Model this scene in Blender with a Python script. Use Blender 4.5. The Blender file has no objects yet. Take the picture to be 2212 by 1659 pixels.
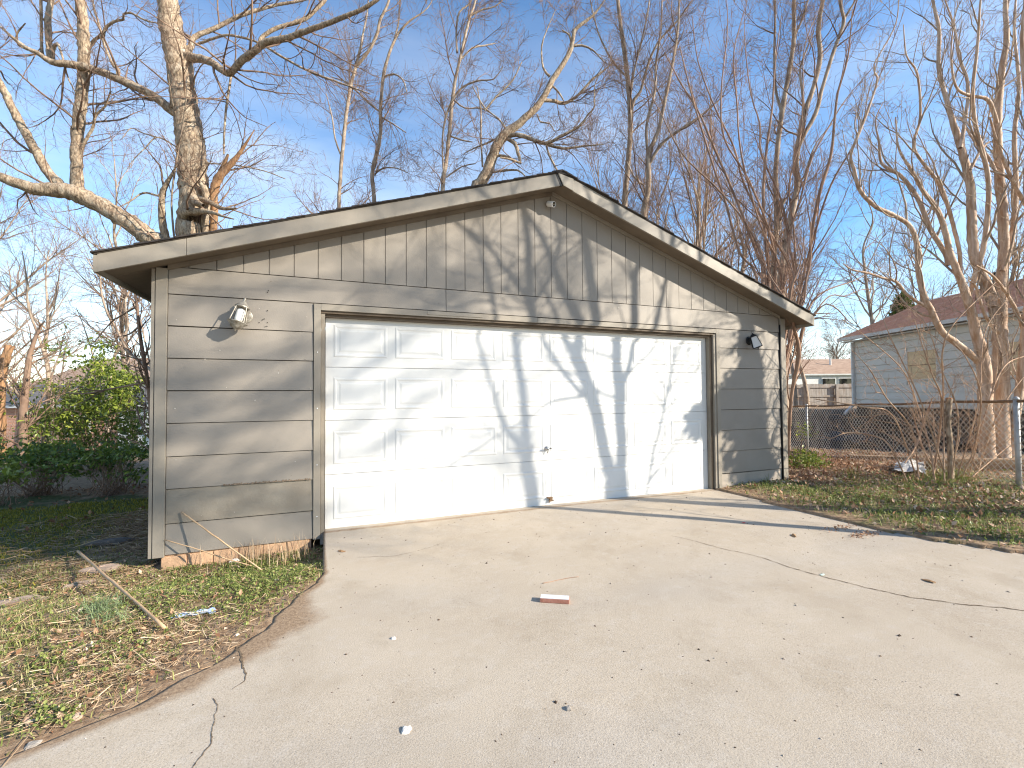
import bpy, math
import numpy as np
from mathutils import Matrix, Vector

S = bpy.context.scene
COL = S.collection

# ------------------------------------------------------------------ camera
# world: x runs along the garage front (door left edge x=0), y goes back into the garage, z up
FPX, AZ, PITCH, ROLL = 991.785, 1.186726, 0.0262382, -0.0071883
CAM = np.array([0.00327, -4.89978, 1.31624])
_f = np.array([math.cos(AZ)*math.cos(PITCH), math.sin(AZ)*math.cos(PITCH), math.sin(PITCH)])
_r = np.array([math.sin(AZ), -math.cos(AZ), 0.0]); _u = np.cross(_r, _f)
CR = _r*math.cos(ROLL)+_u*math.sin(ROLL); CU = _u*math.cos(ROLL)-_r*math.sin(ROLL); CF = _f
cd = bpy.data.cameras.new('camera'); cam = bpy.data.objects.new('camera', cd); COL.objects.link(cam)
cd.sensor_width = 36.0; cd.lens = 36.0*FPX/2212.0; cd.clip_start = .05; cd.clip_end = 3000
M = Matrix.Identity(4)
for i in range(3):
    M[i][0] = CR[i]; M[i][1] = CU[i]; M[i][2] = -CF[i]; M[i][3] = CAM[i]
cam.matrix_world = M
S.camera = cam

# ------------------------------------------------------------------ light
SUN = np.array([-.677, .60, -.427]); SUN /= np.linalg.norm(SUN)     # the way the light travels
sl = bpy.data.lights.new('sun', 'SUN'); sl.energy = 5.0; sl.angle = math.radians(.5); sl.color = (1, .915, .78)
so = bpy.data.objects.new('sun', sl); COL.objects.link(so)
so.rotation_euler = Vector(SUN).to_track_quat('-Z', 'Y').to_euler(); so.location = (10, -10, 12)
W = bpy.data.worlds.new('World'); S.world = W; W.use_nodes = True
nt = W.node_tree; N = nt.nodes; L = nt.links; N.clear()
wo = N.new('ShaderNodeOutputWorld'); bg = N.new('ShaderNodeBackground'); L.new(bg.outputs[0], wo.inputs[0])
sky = N.new('ShaderNodeTexSky'); sky.sky_type = 'NISHITA'; sky.sun_disc = False
sky.sun_elevation = math.asin(-SUN[2]); sky.sun_rotation = math.atan2(-SUN[0], -SUN[1])
sky.air_density = 1.0; sky.dust_density = .1; sky.ozone_density = 2.0
bg.inputs[1].default_value = .14
# thin wispy cloud, laid out by direction over the whole sky
tc = N.new('ShaderNodeTexCoord'); mp = N.new('ShaderNodeMapping'); mp.inputs['Scale'].default_value = (1.2, 1.2, 4.5)
mp.inputs['Rotation'].default_value = (.15, .1, .4)
L.new(tc.outputs['Generated'], mp.inputs[0])
nz = N.new('ShaderNodeTexNoise'); nz.inputs['Scale'].default_value = 1.7; nz.inputs['Detail'].default_value = 7; nz.inputs['Roughness'].default_value = .55
L.new(mp.outputs[0], nz.inputs['Vector'])
cr = N.new('ShaderNodeValToRGB'); cr.color_ramp.elements[0].position = .30; cr.color_ramp.elements[1].position = .85
L.new(nz.outputs['Fac'], cr.inputs[0])
sx = N.new('ShaderNodeSeparateXYZ'); L.new(tc.outputs['Generated'], sx.inputs[0])
mr = N.new('ShaderNodeMapRange'); mr.inputs[1].default_value = 0; mr.inputs[2].default_value = .75; mr.inputs[3].default_value = .95; mr.inputs[4].default_value = .0
L.new(sx.outputs['Z'], mr.inputs[0])
mu = N.new('ShaderNodeMath'); mu.operation = 'MULTIPLY'; L.new(cr.outputs[0], mu.inputs[0]); L.new(mr.outputs[0], mu.inputs[1])
mx = N.new('ShaderNodeMix'); mx.data_type = 'RGBA'; L.new(mu.outputs[0], mx.inputs[0])
hs = N.new('ShaderNodeHueSaturation'); hs.inputs['Saturation'].default_value = 1.22; hs.inputs['Value'].default_value = 1.0
L.new(sky.outputs[0], hs.inputs['Color'])
L.new(hs.outputs[0], mx.inputs[6]); mx.inputs[7].default_value = (6.2, 6.2, 6.1, 1)
L.new(mx.outputs[2], bg.inputs[0])
vs = S.view_settings; vs.view_transform = 'Standard'; vs.look = 'None'; vs.gamma = 1; vs.use_curve_mapping = False
vs.exposure = 0.98
S.cycles.filter_width = 1.15

# ------------------------------------------------------------------ helpers
RG = np.random.default_rng(7)

def at(px, py, t):
    """point seen at (px,py) on the 2212x1659 survey of the place, t metres deep"""
    return CAM + t*(CF + CR*(px-1106)/FPX - CU*(py-829.5)/FPX)
def ray(px, py): return CF + CR*(px-1106)/FPX - CU*(py-829.5)/FPX
def on_plane(px, py, n, c):
    d = ray(px, py); n = np.array(n, float); t = (c-n@CAM)/(n@d); return CAM+t*d
def wallp(px, py, y=0.0): return on_plane(px, py, (0, 1, 0), y)
def groundp(px, py, z=0.0): return on_plane(px, py, (0, 0, 1), z)
def project(P):
    d = np.asarray(P)-CAM; t = d@CF
    t = np.where(t < .05, .05, t)
    return 1106+FPX*(d@CR)/t, 829.5-FPX*(d@CU)/t, d@CF
def LTz(lat, dep, z):
    """lateral / depth measured level from the camera"""
    rh = np.array([math.sin(AZ), -math.cos(AZ)]); fh = np.array([math.cos(AZ), math.sin(AZ)])
    q = CAM[:2]+rh*lat+fh*dep
    return np.array([q[0], q[1], z])
def lat_dep(x, y):
    rh = (math.sin(AZ), -math.cos(AZ)); fh = (math.cos(AZ), math.sin(AZ))
    dx = x-CAM[0]; dy = y-CAM[1]
    return dx*rh[0]+dy*rh[1], dx*fh[0]+dy*fh[1]
def sm(x, a, b):
    t = np.clip((x-a)/(b-a), 0, 1); return t*t*(3-2*t)

def root_loc(o):
    v = Vector((0, 0, 0))
    while o is not None:
        v = v+o.location; o = o.parent
    return np.array(v)
def thing(name, label, cat, loc=(0, 0, 0), group=None):
    o = bpy.data.objects.new(name, None); COL.objects.link(o); o.location = tuple(float(v) for v in loc)
    o.empty_display_size = .1
    o['label'] = label; o['category'] = cat
    if group: o['group'] = group
    return o
def link(name, me, parent=None, loc=None):
    o = bpy.data.objects.new(name, me); COL.objects.link(o)
    if parent is not None: o.parent = parent
    if loc is not None: o.location = tuple(float(v) for v in loc)
    return o
def tag(o, label, cat, group=None):
    o['label'] = label; o['category'] = cat
    if group: o['group'] = group
    return o
def stuff(o): o['kind'] = 'stuff'; return o
def structure(o): o['kind'] = 'structure'; return o

def fast_mesh(name, V, F, m=None, tint=None, smooth=False):
    """V (n,3); F list of int arrays, each (k, corners)"""
    me = bpy.data.meshes.new(name); V = np.asarray(V, np.float32)
    me.vertices.add(len(V)); me.vertices.foreach_set('co', V.ravel())
    if not isinstance(F, (list, tuple)): F = [F]
    F = [np.asarray(f, np.int32) for f in F if len(f)]
    nl = sum(f.size for f in F); npol = sum(len(f) for f in F)
    me.loops.add(nl); me.loops.foreach_set('vertex_index', np.concatenate([f.ravel() for f in F]))
    tot = np.concatenate([np.full(len(f), f.shape[1], np.int32) for f in F])
    st = np.concatenate([[0], np.cumsum(tot)[:-1]]).astype(np.int32)
    me.polygons.add(npol); me.polygons.foreach_set('loop_start', st); me.polygons.foreach_set('loop_total', tot)
    me.polygons.foreach_set('use_smooth', np.full(npol, smooth))
    if m is not None: me.materials.append(m)
    if tint is not None:
        a = me.attributes.new('tint', 'FLOAT', 'POINT'); a.data.foreach_set('value', np.asarray(tint, np.float32))
    me.update(calc_edges=True)
    return me
def put(name, V, F, m, parent=None, tint=None, smooth=False):
    """world coordinates in; the object sits at its parent's base"""
    V = np.asarray(V, float)
    if parent is not None: V = V-root_loc(parent)
    return link(name, fast_mesh(name, V, F, m, tint, smooth), parent)

class MB:
    def __init__(s): s.v = []; s.f = []
    def add(s, vs_, fs):
        n = len(s.v); s.v += [tuple(float(c) for c in v) for v in vs_]; s.f += [tuple(i+n for i in f) for f in fs]; return s
    def box(s, x0, x1, y0, y1, z0, z1):
        return s.add([(x0, y0, z0), (x1, y0, z0), (x1, y1, z0), (x0, y1, z0), (x0, y0, z1), (x1, y0, z1), (x1, y1, z1), (x0, y1, z1)],
                     [(0, 3, 2, 1), (4, 5, 6, 7), (0, 1, 5, 4), (1, 2, 6, 5), (2, 3, 7, 6), (3, 0, 4, 7)])
    def prism(s, poly, y0, y1):
        """polygon in x,z (counter-clockwise seen from -y) pushed from y0 to y1"""
        n = len(poly); vs_ = [(x, y0, z) for x, z in poly]+[(x, y1, z) for x, z in poly]
        fs = [tuple(range(n)), tuple(range(2*n-1, n-1, -1))]+[(i, i+n, (i+1) % n+n, (i+1) % n) for i in range(n)]
        return s.add(vs_, fs)
    def obox(s, a, b, w, h, up=(0, 0, 1)):
        """box along the axis a->b, w wide sideways, h thick along up"""
        a = np.array(a, float); b = np.array(b, float); d = b-a; d /= np.linalg.norm(d)
        sd = np.cross(d, np.array(up, float)); sd /= np.linalg.norm(sd); up2 = np.cross(sd, d)
        P = []
        for q in (a, b):
            for i, j in ((-1, -1), (1, -1), (1, 1), (-1, 1)): P.append(q+sd*w/2*i+up2*h/2*j)
        return s.add(P, [(0, 1, 2, 3), (7, 6, 5, 4), (0, 4, 5, 1), (1, 5, 6, 2), (2, 6, 7, 3), (3, 7, 4, 0)])
    def cyl(s, a, b, r0, r1=None, n=12, caps=True):
        a = np.array(a, float); b = np.array(b, float); r1 = r0 if r1 is None else r1
        d = b-a; d /= np.linalg.norm(d); h = np.array([1, 0, 0]) if abs(d[0]) < .8 else np.array([0, 1, 0])
        u = np.cross(d, h); u /= np.linalg.norm(u); v = np.cross(d, u)
        P = []
        for q, r in ((a, r0), (b, r1)):
            for i in range(n):
                t = 2*math.pi*i/n; P.append(q+r*(u*math.cos(t)+v*math.sin(t)))
        fs = [(i, (i+1) % n, (i+1) % n+n, i+n) for i in range(n)]
        if caps: fs += [tuple(range(n-1, -1, -1)), tuple(range(n, 2*n))]
        return s.add(P, fs)
    def lathe(s, prof, c=(0, 0, 0), n=16, axis=None):
        """profile (r,z) spun about z through c"""
        P = []; A = np.eye(3) if axis is None else np.array(Vector(axis).to_track_quat('Z', 'Y').to_matrix())
        for r, z in prof:
            for i in range(n):
                t = 2*math.pi*i/n; P.append(np.array(c)+A@np.array([r*math.cos(t), r*math.sin(t), z]))
        fs = []
        for k in range(len(prof)-1):
            fs += [(k*n+i, k*n+(i+1) % n, (k+1)*n+(i+1) % n, (k+1)*n+i) for i in range(n)]
        fs += [tuple(range(n-1, -1, -1)), tuple((len(prof)-1)*n+i for i in range(n))]
        return s.add(P, fs)
    def build(s, name, m, parent=None, smooth=False, bevel=0):
        V = np.array(s.v)
        if parent is not None: V = V-root_loc(parent)
        me = bpy.data.meshes.new(name); me.from_pydata(V.tolist(), [], s.f); me.materials.append(m)
        if smooth: me.polygons.foreach_set('use_smooth', [True]*len(me.polygons))
        me.update(); o = link(name, me, parent)
        if bevel:
            b = o.modifiers.new('bevel', 'BEVEL'); b.width = bevel; b.segments = 2; b.limit_method = 'ANGLE'
        return o

def mat(name, c1, c2=None, scale=3.0, rough=.8, bump=0.0, bscale=60.0, metallic=0.0, spec=.3, speck=None, sscale=180., samt=.5,
        tintc=None, stretch=(1, 1, 1), blotch=None, blscale=1.0, lo=.35, hi=.65, trans=0.0, bdist=.01, seed=0.0):
    m = bpy.data.materials.new(name); m.use_nodes = True; nt = m.node_tree; N = nt.nodes; L = nt.links
    b = N['Principled BSDF']; b.inputs['Roughness'].default_value = rough; b.inputs['Metallic'].default_value = metallic
    b.inputs['Specular IOR Level'].default_value = spec
    tc = N.new('ShaderNodeTexCoord'); mp = N.new('ShaderNodeMapping'); mp.inputs['Scale'].default_value = stretch
    mp.inputs['Location'].default_value = (seed, seed*.7, seed*1.3)
    L.new(tc.outputs['Object'], mp.inputs[0])
    def noise(sc, d=5, r=.55):
        n = N.new('ShaderNodeTexNoise'); n.inputs['Scale'].default_value = sc; n.inputs['Detail'].default_value = d; n.inputs['Roughness'].default_value = r
        L.new(mp.outputs[0], n.inputs['Vector']); return n.outputs['Fac']
    def mixc(fac, a, bb):
        x = N.new('ShaderNodeMix'); x.data_type = 'RGBA'
        if hasattr(fac, 'is_linked'): L.new(fac, x.inputs[0])
        else: x.inputs[0].default_value = fac
        for k, v in ((6, a), (7, bb)):
            if hasattr(v, 'is_linked'): L.new(v, x.inputs[k])
            else: x.inputs[k].default_value = (*v, 1)
        return x.outputs[2]
    def rng(src, a, bb, lo_=0., hi_=1.):
        r = N.new('ShaderNodeMapRange'); r.inputs[1].default_value = a; r.inputs[2].default_value = bb; r.inputs[3].default_value = lo_; r.inputs[4].default_value = hi_
        L.new(src, r.inputs[0]); return r.outputs[0]
    c = None
    if c2 is not None: c = mixc(rng(noise(scale), lo, hi), c1, c2)
    if blotch is not None: c = mixc(rng(noise(blscale, 6, .6), .5, .72, 0, .8), c if c is not None else c1, blotch)
    if speck is not None: c = mixc(rng(noise(sscale, 3, .7), .55, .72, 0, samt), c if c is not None else c1, speck)
    if tintc is not None:
        a = N.new('ShaderNodeAttribute'); a.attribute_name = 'tint'
        r = N.new('ShaderNodeValToRGB'); el = r.color_ramp.elements
        for i, (p, col) in enumerate(tintc):
            e = el[i] if i < 2 else el.new(p)
            e.position = p; e.color = (*col, 1)
        L.new(a.outputs['Fac'], r.inputs[0])
        c = r.outputs[0]
    if c is None: b.inputs['Base Color'].default_value = (*c1, 1)
    else: L.new(c, b.inputs['Base Color'])
    if bump:
        bp = N.new('ShaderNodeBump'); bp.inputs['Strength'].default_value = bump; bp.inputs['Distance'].default_value = bdist
        L.new(noise(bscale, 6, .6), bp.inputs['Height']); L.new(bp.outputs[0], b.inputs['Normal'])
    if trans:
        tr = N.new('ShaderNodeBsdfTranslucent'); ms = N.new('ShaderNodeMixShader'); ms.inputs[0].default_value = trans
        if c is None: tr.inputs[0].default_value = (*c1, 1)
        else: L.new(c, tr.inputs[0])
        L.new(b.outputs[0], ms.inputs[1]); L.new(tr.outputs[0], ms.inputs[2]); L.new(ms.outputs[0], N['Material Output'].inputs[0])
    return m

m_paint = mat('greige_paint', (.275, .243, .205), (.248, .218, .183), scale=2.5, rough=.55, bump=.12, bscale=90, blotch=(.292, .26, .222), blscale=1.4, spec=.35)
m_paint2 = mat('greige_paint_weathered', (.27, .238, .19), (.225, .192, .15), scale=4, rough=.65, bump=.25, bscale=50, speck=(.20, .16, .12), sscale=10, samt=.25)
m_trim = mat('trim_paint', (.29, .256, .208), (.25, .218, .176), scale=3, rough=.5, bump=.1, bscale=70)
m_gap = mat('dark_gap', (.05, .04, .03), rough=.9)
m_seal = mat('brown_seal', (.085, .06, .04), (.12, .09, .06), scale=6, rough=.6)
m_door = mat('white_door', (.66, .655, .635), (.63, .625, .60), scale=1.3, rough=.38, bump=.05, bscale=150, spec=.4, blotch=(.585, .575, .545), blscale=2.2)
m_found = mat('tan_foundation', (.60, .38, .23), (.48, .31, .19), scale=8, rough=.9, bump=.5, bscale=40, speck=(.2, .12, .08), sscale=30)
m_foundp = mat('painted_foundation', (.40, .34, .28), (.34, .30, .25), scale=6, rough=.85, bump=.3, bscale=50)
m_groove = mat('groove_shade_paint', (.22, .195, .165), rough=.8)
m_shingle = mat('dark_shingle', (.035, .03, .028), (.06, .05, .045), scale=30, rough=.95, bump=.6, bscale=200)
m_soffit = mat('brown_soffit', (.20, .16, .12), (.15, .12, .09), scale=4, rough=.7)
m_black = mat('black_metal', (.02, .02, .02), rough=.45, metallic=.3)
m_white = mat('white_plastic', (.72, .71, .69), rough=.35)
m_glass = mat('lens_glass', (.01, .01, .012), rough=.08, spec=.6)
m_chrome = mat('chrome', (.5, .5, .5), rough=.25, metallic=1)
m_rust = mat('rusty_metal', (.30, .20, .12), (.16, .09, .05), scale=60, rough=.7, metallic=.4)
# ------------------------------------------------------------------ ground sheet
LY = np.array([-40, -14, -8, -5, -4, -3.4, -3.0, -2.6, -2.42, -2.2, -1.99, -1.585, -1.16, -.1, .2])
LX = np.array([-12, -11, -9.5, -7.5, -5.6, -3.6, -2.2, -1.10, -.74, -.50, -.38, -.19, -.02, -.02, -.02])
RY = np.array([-40, -14, -9, -6, -4, -2.95, -2.40, -1.64, -.3, .2])
RX = np.array([6.3, 6.3, 6.2, 6.0, 5.75, 5.33, 5.06, 4.97, 5.08, 5.10])
def xl(y): return np.interp(y, LY, LX)
def xr(y): return np.interp(y, RY, RX)
_rp = np.random.default_rng(3)
_ph = _rp.uniform(0, 6.28, (14, 3)); _k = _rp.normal(0, 1, (14, 2))
def lumps(x, y, sc, k0=0, k1=14):
    s = 0
    for i in range(k0, k1): s = s+np.sin(_k[i, 0]*x*sc*(1+.3*i)+_k[i, 1]*y*sc*(1+.3*i)+_ph[i, 0])/(1+.25*i)
    return s/4
def height(x, y):
    x = np.asarray(x, float); y = np.asarray(y, float)
    lat, t = lat_dep(x, y)
    dl = xl(np.clip(y, -40, .1))-x; dr = x-xr(np.clip(y, -40, .1))
    left = -.003-.15*sm(y, -1.2, -.35)-.02*sm(dl, .05, .5)-.05*sm(dl, .5, 3)*sm(y, -2, 1)
    left = np.where(y > 0, -.17-.03*sm(-x, 1, 5), left)
    left = left-1.25*sm(t, 9, 21)
    near = .015+.10*sm(dr, .3, 2.2)*sm(-y, .5, 2.5)+.02*sm(dr, 0, .4)
    right = near+(-.1-near)*sm(t, 7.2, 10.5)
    right = right+.75*sm(t, 13.5, 18.5)*sm(lat, 5, 8)-.12*sm(t, 11, 13)*(1-sm(t, 13.5, 18.5))
    w = sm(x, 1.5, 4)*(y <= 0)+sm(lat/np.maximum(t, .5), -.25, .25)*(y > 0)
    h = left*(1-w)+right*w
    h = np.where(y > 0, np.where((x > -1.5) & (x < 6.5) & (y < 7), np.minimum(h, -.05), h), h)
    amp = np.where((dl > -.2) & (dl < .2), .002, .012)+.05*sm(t, 6, 14)
    h = h+lumps(x, y, 2.2)*amp*(1-sm(t, 60, 90))
    inside = (y < .12) & (x > xl(y)+.15) & (x < xr(y)-.09)
    return np.where(inside, -.16, h)
def axis_pts(segs):
    o = []
    for a, b, st in segs: o.append(np.arange(a, b, st))
    return np.unique(np.round(np.concatenate(o+[[segs[-1][1]]]), 4))
gx = axis_pts([(-900, -120, 60), (-120, -30, 6), (-30, -8, .7), (-8, -3.5, .2), (-3.5, .4, .05), (.4, 4.6, .3), (4.6, 8.5, .07), (8.5, 16, .25), (16, 40, 1), (40, 120, 8), (120, 900, 60)])
gy = axis_pts([(-900, -60, 60), (-60, -12, 4), (-12, -3.6, .4), (-3.6, 1.0, .05), (1.0, 5, .12), (5, 14, .3), (14, 30, .8), (30, 100, 5), (100, 900, 50)])
GX, GY = np.meshgrid(gx, gy); GZ = height(GX, GY)
V = np.stack([GX.ravel(), GY.ravel(), GZ.ravel()], 1)
nx, ny = len(gx), len(gy); I = (np.arange(ny-1)[:, None]*nx+np.arange(nx-1)[None]).ravel()
F = np.stack([I, I+1, I+1+nx, I+nx], 1)
def green_at(x, y):
    """how grown over the soil is: 0 bare, 1 turf, below 0 painted shade"""
    lat, t = lat_dep(x, y)
    dl = xl(np.clip(y, -40, .1))-x; dr = x-xr(np.clip(y, -40, .1))
    g = np.where(lat < 0, np.where(y > -.15, .95*sm(-x, 1.7, 2.4), .55*sm(dl, .12, .5)), .4)
    g = np.where((lat > 0) & (y < 0), .5, g)
    g = g*(.65+.7*lumps(x, y, 1.6, 2, 10))
    g = np.where((lat < -2) & (y > -.15) & (t > 7.0), g*(1-sm(t, 7.0, 7.5)), g)
    g = np.where(t > 22, .8, g)
    return np.where((lat > 5) & (lat < 19) & (y > 0), np.where(t > 10, -sm(t, 10.2, 11.2)*(1-sm(t, 18.5, 20)), np.clip(g, 0, 1)), np.clip(g, 0, 1))  # negative values: the grey house's shade painted into the soil behind the fence
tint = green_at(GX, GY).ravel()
m_soil = mat('leafy_soil', (.20, .13, .075), rough=.95, bump=.7, bscale=30, bdist=.02)
_nt = m_soil.node_tree; _b = _nt.nodes['Principled BSDF']
def soil_nodes():
    N = _nt.nodes; L = _nt.links; tc = N.new('ShaderNodeTexCoord')
    def noise(sc, d=6, r=.6):
        n = N.new('ShaderNodeTexNoise'); n.inputs['Scale'].default_value = sc; n.inputs['Detail'].default_value = d; n.inputs['Roughness'].default_value = r
        L.new(tc.outputs['Object'], n.inputs[0]); return n.outputs['Fac']
    def ramp(src, stops):
        r = N.new('ShaderNodeValToRGB'); el = r.color_ramp.elements
        for i, (p, c) in enumerate(stops):
            e = el[i] if i < 2 else el.new(p)
            e.position = p; e.color = (*c, 1)
        L.new(src, r.inputs[0]); return r.outputs[0]
    soil = ramp(noise(18, 8, .7), [(.25, (.09, .055, .033)), (.45, (.25, .16, .095)), (.6, (.36, .25, .155)), (.8, (.52, .39, .26))])
    turf = ramp(noise(26, 7, .7), [(.3, (.03, .04, .012)), (.5, (.07, .09, .025)), (.62, (.13, .13, .045)), (.8, (.26, .21, .10))])
    a = N.new('ShaderNodeAttribute'); a.attribute_name = 'tint'
    n2 = noise(5, 6, .65); ad = N.new('ShaderNodeMath'); ad.operation = 'ADD'; L.new(a.outputs['Fac'], ad.inputs[0]); L.new(n2, ad.inputs[1])
    mr = N.new('ShaderNodeMapRange'); mr.inputs[1].default_value = .75; mr.inputs[2].default_value = 1.05; L.new(ad.outputs[0], mr.inputs[0])
    x = N.new('ShaderNodeMix'); x.data_type = 'RGBA'; L.new(mr.outputs[0], x.inputs[0]); L.new(soil, x.inputs[6]); L.new(turf, x.inputs[7])
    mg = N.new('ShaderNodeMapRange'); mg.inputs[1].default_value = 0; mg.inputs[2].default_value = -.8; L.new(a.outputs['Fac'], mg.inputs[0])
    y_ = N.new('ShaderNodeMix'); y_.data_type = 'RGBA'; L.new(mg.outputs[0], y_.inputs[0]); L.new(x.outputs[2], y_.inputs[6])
    L.new(ramp(noise(22, 7, .7), [(.3, (.022, .016, .012)), (.5, (.05, .036, .025)), (.7, (.10, .07, .045)), (.8, (.16, .11, .07))]), y_.inputs[7])  # darker soil tones standing in for shade where tint is negative
    L.new(y_.outputs[2], _b.inputs['Base Color'])
soil_nodes()
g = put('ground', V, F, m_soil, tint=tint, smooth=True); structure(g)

# ------------------------------------------------------------------ driveway
ys = np.concatenate([np.arange(.16, -3.4, -.04), np.arange(-3.4, -14.1, -.5)])
uu = np.unique(np.concatenate([np.linspace(0, .12, 26), np.linspace(.12, .9, 30), np.linspace(.9, 1, 12)]))
XL = xl(ys)+(.018*np.sin(ys*9)+.012*np.sin(ys*23+1)+.006*np.sin(ys*61))*sm(-ys, 1.1, 1.4); XR = xr(ys)+.02*np.sin(ys*7)+.01*np.sin(ys*31)
XX = XL[:, None]+(XR-XL)[:, None]*uu[None]; YY = np.repeat(ys[:, None], len(uu), 1)
ZZ = lumps(XX, YY, .7)*.006
dl = XX-XL[:, None]
band = np.interp(YY, [-4, -2.7, -2.3, -1.9, -1.55, -1.2, -.6, 0], [.14, .18, .28, .42, .16, .06, .03, .02])
dirt = np.clip(1.1-dl/np.maximum(band, .01)*.9, 0, 1)
sill = np.exp(-((YY+.02)/.05)**2)*.75
rt = np.clip(1-(XR[:, None]-XX)/.08, 0, 1)*.6
dirt = np.maximum(np.maximum(dirt, sill), rt)
n_, m_ = XX.shape
V = np.stack([XX.ravel(), YY.ravel(), ZZ.ravel()], 1)
I = (np.arange(n_-1)[:, None]*m_+np.arange(m_-1)[None]).ravel(); F = [np.stack([I, I+m_, I+m_+1, I+1], 1)]
k0 = len(V)
Lb = np.stack([XL, ys, np.full(n_, -.16)], 1); Rb = np.stack([XR, ys, np.full(n_, -.16)], 1)
V = np.concatenate([V, Lb, Rb]); J = np.arange(n_-1)
F.append(np.stack([J*m_, k0+J, k0+J+1, (J+1)*m_], 1)); F.append(np.stack([J*m_+m_-1, (J+1)*m_+m_-1, k0+n_+J+1, k0+n_+J], 1))
tint = np.concatenate([dirt.ravel(), np.ones(n_)*.3, np.ones(n_)*.5])
m_conc = mat('driveway_concrete', (.5, .4, .3), rough=.9, spec=.25)
def conc_nodes():
    nt = m_conc.node_tree; N = nt.nodes; L = nt.links; b = N['Principled BSDF']; tc = N.new('ShaderNodeTexCoord')
    def noise(sc, d=6, r=.6, st=None):
        n = N.new('ShaderNodeTexNoise'); n.inputs['Scale'].default_value = sc; n.inputs['Detail'].default_value = d; n.inputs['Roughness'].default_value = r
        if st:
            mp = N.new('ShaderNodeMapping'); mp.inputs['Scale'].default_value = st; L.new(tc.outputs['Object'], mp.inputs[0]); L.new(mp.outputs[0], n.inputs[0])
        else: L.new(tc.outputs['Object'], n.inputs[0])
        return n.outputs['Fac']
    def rng(src, a, bb, c=0., d=1.):
        r = N.new('ShaderNodeMapRange'); r.inputs[1].default_value = a; r.inputs[2].default_value = bb; r.inputs[3].default_value = c; r.inputs[4].default_value = d
        L.new(src, r.inputs[0]); return r.outputs[0]
    def mixc(f, a, c):
        x = N.new('ShaderNodeMix'); x.data_type = 'RGBA'; L.new(f, x.inputs[0])
        for k, v in ((6, a), (7, c)):
            if hasattr(v, 'is_linked'): L.new(v, x.inputs[k])
            else: x.inputs[k].default_value = (*v, 1)
        return x.outputs[2]
    c = mixc(rng(noise(1.1, 5, .6), .35, .68), (.51, .432, .335), (.44, .366, .278))
    c = mixc(rng(noise(2.6, 7, .65), .5, .75, 0, .75), c, (.37, .30, .215))
    c = mixc(rng(noise(.5, 4, .5, (1, 2.2, 1)), .5, .75, 0, .6), c, (.42, .375, .32))
    c = mixc(rng(noise(9, 6, .7), .52, .8, 0, .5), c, (.56, .51, .45))
    c = mixc(rng(noise(200, 3, .78), .50, .70, 0, .75), c, (.17, .135, .105))
    c = mixc(rng(noise(160, 2, .7), .56, .74, 0, .5), c, (.66, .61, .55))
    v = N.new('ShaderNodeTexVoronoi'); v.inputs['Scale'].default_value = 17; L.new(tc.outputs['Object'], v.inputs['Vector'])
    cs = N.new('ShaderNodeSeparateColor'); L.new(v.outputs['Color'], cs.inputs[0])
    th = rng(cs.outputs[0], .86, 1.0, 0, .10)
    lt = N.new('ShaderNodeMath'); lt.operation = 'LESS_THAN'; L.new(v.outputs['Distance'], lt.inputs[0]); L.new(th, lt.inputs[1])
    pit = lt.outputs[0]
    c = mixc(rng(pit, 0, 1, 0, .7), c, (.13, .10, .08))
    a = N.new('ShaderNodeAttribute'); a.attribute_name = 'tint'
    n2 = noise(6, 8, .7); s = N.new('ShaderNodeMath'); s.operation = 'MULTIPLY_ADD'
    L.new(n2, s.inputs[0]); s.inputs[1].default_value = .9; s.inputs[2].default_value = -.45
    ad = N.new('ShaderNodeMath'); ad.operation = 'ADD'; L.new(a.outputs['Fac'], ad.inputs[0]); L.new(s.outputs[0], ad.inputs[1])
    so_ = N.new('ShaderNodeValToRGB'); L.new(noise(60, 6, .75), so_.inputs[0])
    e = so_.color_ramp.elements; e[0].position = .35; e[0].color = (.17, .11, .068, 1); e[1].position = .72; e[1].color = (.44, .315, .20, 1)
    c = mixc(rng(ad.outputs[0], .35, .75, 0, .96), c, so_.outputs[0])
    L.new(c, b.inputs['Base Color'])
    bp = N.new('ShaderNodeBump'); bp.inputs['Strength'].default_value = .5; bp.inputs['Distance'].default_value = .006
    h = N.new('ShaderNodeMath'); h.operation = 'MULTIPLY_ADD'; L.new(pit, h.inputs[0]); h.inputs[1].default_value = -1.2; L.new(noise(120, 6, .75), h.inputs[2])
    L.new(h.outputs[0], bp.inputs['Height']); L.new(bp.outputs[0], b.inputs['Normal'])
conc_nodes()
drv = put('driveway', V, F, m_conc, tint=tint, smooth=True); structure(drv)
def slab_z(x, y): return lumps(np.asarray(x, float), np.asarray(y, float), .7)*.006

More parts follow.
